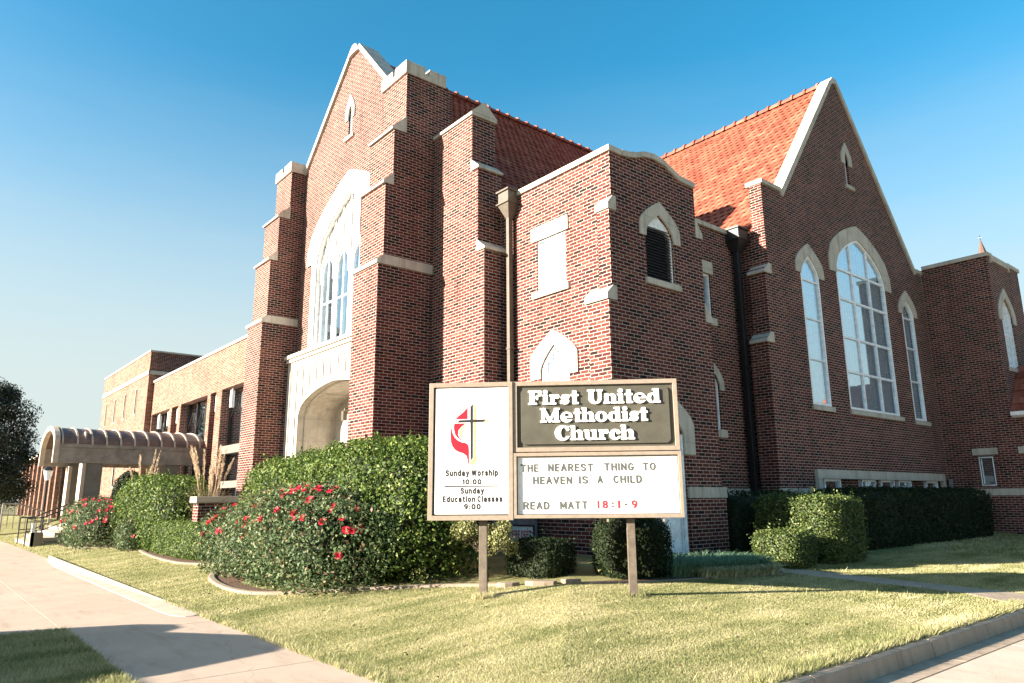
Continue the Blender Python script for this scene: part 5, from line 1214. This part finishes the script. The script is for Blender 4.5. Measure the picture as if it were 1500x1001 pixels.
def plumes(label, x, y, n, hgt, seed):
    p = plant('ornamental_grass', label, 'ornamental grass', x, y, 'clumps of tall plumed grass by the hall'); r2 = np.random.default_rng(seed); z0 = g(x, y)
    V = []; S = []
    for k in range(420):
        a = r2.uniform(0, 2*pi); L0 = r2.uniform(.5, 1.0)*hgt*.75; ln = r2.uniform(.15, .75)*L0*.7; w0 = .010; b = Vector((x+.12*cos(a)*r2.uniform(0, 1), y+.12*sin(a)*r2.uniform(0, 1), z0)); prev = b
        nrm = Vector((-sin(a), cos(a), 0))
        for j in range(1, 5):
            t = j/4; q = b+Vector((cos(a)*ln*t*t, sin(a)*ln*t*t, L0*(t-.32*t**3*(ln/L0)*1.5))); wa, wb = w0*(1-(t-.25)), w0*(1-t)+.001
            V += [prev-nrm*wa, prev+nrm*wa, q+nrm*wb, q-nrm*wb]; prev = q
    for k in range(n):
        a = r2.uniform(0, 2*pi); L0 = hgt*r2.uniform(.82, 1.08); ln = r2.uniform(.05, .42)*hgt*.6; b = Vector((x+.1*cos(a), y+.1*sin(a), z0))
        f = lambda t: b+Vector((cos(a)*ln*t**1.8, sin(a)*ln*t**1.8, L0*t-(.12*ln if t > .9 else 0)))
        S.append([f(t) for t in (0, .35, .7, .85)])
        for j in range(130):
            t = r2.uniform(.68, 1.0); c = f(t); rr = .030*sin(pi*min(max((t-.66)/.36, 0), 1))+.006; d = Vector(r2.normal(0, 1, 3)).normalized(); q = c+d*rr*r2.uniform(.2, 1); e = Vector((cos(a)*.3, sin(a)*.3, 1)).normalized()*.05+d*.02; sd = e.cross(d).normalized()*.006
            V += [q-sd, q+sd, q+e+sd*.4, q+e-sd*.4]
    raw_mesh('blades', np.array([tuple(v) for v in V])-np.array(root_loc(p)), 4, 'plume', p)
    m = MB()
    for s_ in S: m.tube(s_, [.006, .005, .004, .003], 4)
    m.build('stalk', 'plume', p)
plumes('thick clump of tall buff plumed grass against the brick buttress', 6.25, 20.3, 15, 2.5, 41)
plumes('sparser clump of tall buff plumes above the dome shaped hedge', 6.0, 26.2, 8, 2.75, 42)
# under and beside the sign
p = plant('pale_shrub', 'small open pale green shrub with a bare trunk behind the left sign post', 'shrub', 6.75, 8.75)
m = MB(); r2 = np.random.default_rng(5); tips = []
m.tube([(6.70, 8.72, .25), (6.71, 8.72, .55), (6.70, 8.76, .75)], [.035, .03, .025], 8)
for k in range(11):
    a = 2*pi*k/11; e = Vector((6.72+.42*cos(a)*r2.uniform(.4, 1), 8.82+.48*sin(a)*r2.uniform(.4, 1), r2.uniform(.78, 1.25))); m.tube([(6.70, 8.75, .66), Vector((6.70, 8.75, .66)).lerp(e, .5)+Vector((0, 0, -.04)), e], [.018, .012, .006], 5); tips.append(e)
m.build('trunk', 'bark', p)
C = []; Nn = []
for e in tips:
    for k in range(260): d = r2.normal(0, 1, 3); d /= np.linalg.norm(d); q = r2.uniform(.3, 1)**.5*.15; C.append(np.array(e)+d*q); Nn.append(d)
leaf_mesh('foliage', np.array(C), np.array(Nn), .042, 'leaf_pale', p, .7)
p = plant('clipped_bush', 'dark squarish clipped bush between the sign posts', 'bush', 7.45, 8.35, HG)
bush(p, (7.5, 8.42, .56), (.40, .50, .32), 3.6, 9000, .035, 'leaf_dark', 51, .03, .12, .88)
p = plant('yew_bush', 'tall dark upright bush behind the right sign post', 'bush', 8.35, 7.75, HG)
bush(p, (8.52, 7.50, .68), (.60, .42, .52), 3.4, 20000, .035, 'leaf_dark', 52, .05, .15, .86)
m = MB(); r2 = np.random.default_rng(9); C = []; Nn = []      # light sprigs growing out of it
for k in range(60):
    a = r2.uniform(-pi, 0); C0 = np.array((8.2+.5*cos(a), 7.5+.45*sin(a), r2.uniform(.4, 1.05)))
    for j in range(4): C.append(C0+r2.normal(0, .03, 3)); Nn.append(np.array((-.5, -.6, .4)))
leaf_mesh('leaves', np.array(C), np.array(Nn), .05, 'leaf_pale', p, .6)
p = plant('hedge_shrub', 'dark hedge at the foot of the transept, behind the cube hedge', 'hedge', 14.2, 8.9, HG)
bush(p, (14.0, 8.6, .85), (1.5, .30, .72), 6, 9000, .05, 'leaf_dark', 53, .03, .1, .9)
p = plant('box_hedge', 'small low sunlit clipped hedge beside the walk', 'hedge', 11.75, 6.95, HG)
bush(p, (11.9, 6.98, .56), (.45, .42, .33), 4.5, 11000, .04, 'leaf_box', 54, .05, .2, .84, .55, .75, 12, 5)
p = plant('box_hedge', 'chest high sunlit cube shaped hedge in front of the long dark one', 'hedge', 13.2, 7.0, HG)
bush(p, (13.45, 7.30, .86), (.80, .76, .62), 7, 30000, .045, 'leaf_box', 55, .045, .18, .86, .55, .75, 12, 5)
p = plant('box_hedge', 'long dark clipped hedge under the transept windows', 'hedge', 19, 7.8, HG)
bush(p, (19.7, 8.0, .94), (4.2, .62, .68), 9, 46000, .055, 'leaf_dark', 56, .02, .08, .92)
# border grass
def strap(name, label, pts, n, L0, mat, seed, w0=.006):
    r2 = np.random.default_rng(seed); V = []
    for k in range(n):
        x, y = pts(r2); z0 = g(x, y); a = r2.uniform(0, 2*pi); L1 = L0*r2.uniform(.6, 1.2); ln = L1*r2.uniform(.3, .9); nrm = Vector((-sin(a), cos(a), 0)); b = Vector((x, y, z0)); prev = b
        for j in range(1, 5):
            t = j/4; q = b+Vector((cos(a)*ln*t, sin(a)*ln*t, L1*(1.25*t-.85*t*t))); wa, wb = w0*(1.1-(t-.25)), w0*(1.1-t); V += [prev-nrm*wa, prev+nrm*wa, q+nrm*wb, q-nrm*wb]; prev = q
    o = raw_mesh(name, np.array([tuple(v) for v in V]), 4, mat, None); return stuff(o, label, 'border grass')
strap('border_grass', 'dark green strappy border grass below the side door', lambda r: (lambda t: (8.95+2.0*t+r.normal(0, .05), 7.02-.3*t+abs(r.normal(0, .32))))(r.uniform(0, 1)), 6500, .46, 'liriope', 61)
strap('striped_border_grass', 'pale striped border grass along the front of the bed', lambda r: (lambda t: (9.35+1.55*t+r.normal(0, .04), 6.86-.25*t+r.normal(0, .06)))(r.uniform(0, 1)), 1700, .30, 'liriope_pale', 62, .010)
# sprout and loose stones at the bed edge
p = plant('weed', 'small leafy weed sprouting at the bed edge left of the sign', 'weed', 5.95, 9.3)
C = np.array([(5.95+rng.normal(0, .06), 9.3+rng.normal(0, .06), .25+abs(rng.normal(0, .10))) for k in range(70)]); leaf_mesh('foliage', C, rng.normal(0, 1, (70, 3))+np.array((0, 0, 1.)), .06, 'leaf_pale', p, .5)
for k, (x, y, a, s, lb) in enumerate(((6.55, 8.02, .4, .17, 'flat buff stone lying at the bed edge, nearest the left sign post'), (6.86, 7.68, .9, .24, 'larger flat buff stone lying at the bed edge between the posts'), (7.15, 7.42, .7, .14, 'small reddish stone at the bed edge before the clipped bush'))):
    m = MB(); r2 = np.random.default_rng(70+k); z = g(x, y)
    P = [(s*cos(t)*r2.uniform(.8, 1.1), s*.55*sin(t)*r2.uniform(.8, 1.1)) for t in [2*pi*j/9 for j in range(9)]]
    P = [(x+px*cos(a)+py*sin(a), y-px*sin(a)+py*cos(a)) for px, py in P]; m.prism(FZ, P, z-.03, z+.055)
    tag(m.build('edging_stone', 'conc', bevel=.012), lb, 'stone', 'loose stones at the bed edge')
# dark tree at the left edge
p = thing('tree', 'dark leafy tree at the left edge beyond the hall', 'tree', (4.9, 58, .1))
m = MB(); m.tube([(3.9, 58, 0), (3.95, 58, 2), (3.7, 58.2, 5), (3.5, 58.4, 7.5)], [.34, .26, .18, .06], 10)
r2 = np.random.default_rng(81); C = []; Nn = []
for k in range(70):
    z = r2.uniform(1.4, 9.0); R0 = 3.0*math.sin(pi*min(max((z+.6)/10.2, .05), 1))**.7; a = r2.uniform(0, 2*pi); q = R0*r2.uniform(.45, 1.0)
    e = Vector((3.3+q*cos(a), 58.2+q*sin(a), z)); b = Vector((3.8, 58.1, max(1.8, z-1.6))); m.tube([b, b.lerp(e, .5)+Vector((0, 0, .25)), e], [.09, .05, .02], 5)
    n_ = 620; d = r2.normal(0, 1, (n_, 3)); d /= np.linalg.norm(d, axis=1)[:, None]; rr = r2.uniform(.2, 1, n_)**.6*r2.uniform(.8, 1.35); C.append(np.array(e)+d*rr[:, None]*np.array((1, 1, .75))); Nn.append(d+np.array((0, 0, .4)))
m.build('trunk', 'bark', p); leaf_mesh('crown', np.concatenate(C), np.concatenate(Nn), .16, 'leaf_tree', p, .6)

# ------------------------------------------------------------------ parked car just outside the frame; its shadow crosses the walk
cr = thing('parked_car', 'low dark car parked at the kerb beside the parkway, casting a shadow on the walk', 'car', (-1.35, 9.4, -.15))
FC = lambda a, b, d: (d, a, b)
body = [(7.05, .02), (7.0, .35), (7.15, .55), (7.9, .72), (8.55, .78), (10.2, .86), (10.42, .97), (10.75, 1.05), (11.05, 1.05), (11.25, .95), (11.32, .5), (11.2, .05), (10.9, .0), (7.3, .0)]
m = MB(); m.prism(FC, body, -2.35, -.80); bo = m.build('body', 'car_paint', cr, bevel=.05)
cabin = [(7.95, .74), (8.75, 1.14), (9.3, 1.22), (9.8, 1.2), (10.45, .98), (10.6, .86)]
m = MB(); m.hexa([(-2.1, 7.95, .74), (-.6, 7.95, .74), (-.6, 10.6, .86), (-2.1, 10.6, .86)], [(-1.9, 8.75, 1.14), (-.8, 8.75, 1.14), (-.8, 9.9, 1.17), (-1.9, 9.9, 1.17)]); m.hexa([(-1.9, 8.75, 1.141), (-.8, 8.75, 1.141), (-.8, 9.9, 1.171), (-1.9, 9.9, 1.171)], [(-1.8, 9.0, 1.21), (-.9, 9.0, 1.21), (-.9, 9.7, 1.22), (-1.8, 9.7, 1.22)])
m.build('cabin_glass', 'car_glass', cr, bevel=.03)
m = MB(); m.box(-2.2, -.95, 11.26, 11.34, .62, .72); m.build('tail_light', 'emblem_red', cr, bevel=.01)
for x in (-2.17, -.75):
    for y in (7.75, 10.4):
        m = MB(); m.tube([(x, y, .16), (x+.22, y, .16)], .31, 20); w_ = m.build('wheel', 'rubber', cr); m = MB(); m.tube([(x-.005, y, .16), (x+.225, y, .16)], .2, 12); m.build('rim', 'fascia', w_)

# a few fallen leaves
n_ = 260; X = rng.uniform(3.4, 13, n_); Y = rng.uniform(3.6, 13, n_); k = lawn_ok(X, Y); X, Y = X[k], Y[k]
stuff(leaf_mesh('fallen_leaves', np.stack([X, Y, gv(X, Y)+.028], 1), np.tile((0, 0, 1.), (len(X), 1)), .045, 'mulch', None, .6, .35), 'small brown leaves fallen on the lawn', 'leaves')
# pieces that are separate get an object each
def split_pieces(names):
    import bmesh
    for o in list(COL.objects):
        if o.type != 'MESH' or o.name.split('.')[0] not in names: continue
        bm = bmesh.new(); bm.from_mesh(o.data); bm.faces.ensure_lookup_table(); seen = {}; comp = []
        for f in bm.faces:
            if f.index in seen: continue
            st = [f]; seen[f.index] = len(comp); c = []
            while st:
                q = st.pop(); c.append(q.index)
                for v in q.verts:
                    for h in v.link_faces:
                        if h.index not in seen: seen[h.index] = len(comp); st.append(h)
            comp.append(c)
        bm.free()
        if len(comp) < 2: continue
        me0 = o.data
        for k, c in enumerate(comp):
            b2 = bmesh.new(); b2.from_mesh(me0); keep = set(c); b2.faces.ensure_lookup_table()
            bmesh.ops.delete(b2, geom=[f for f in b2.faces if f.index not in keep], context='FACES')
            me = bpy.data.meshes.new(me0.name); b2.to_mesh(me); b2.free()
            for mt in me0.materials: me.materials.append(mt)
            if k == 0: o.data = me
            else:
                n = o.copy(); n.data = me; COL.objects.link(n)
split_pieces({'weathering', 'coping', 'fascia', 'water_table', 'plinth', 'corner_buttress', 'tower_wall', 'transept_wall', 'wing_wall', 'low_wall', 'nave_wall', 'back_wall', 'transom', 'rib', 'pilaster', 'strap', 'stake', 'latch', 'letter_track', 'band', 'side_wall', 'soffit', 'panel_shade_lines', 'baluster'})
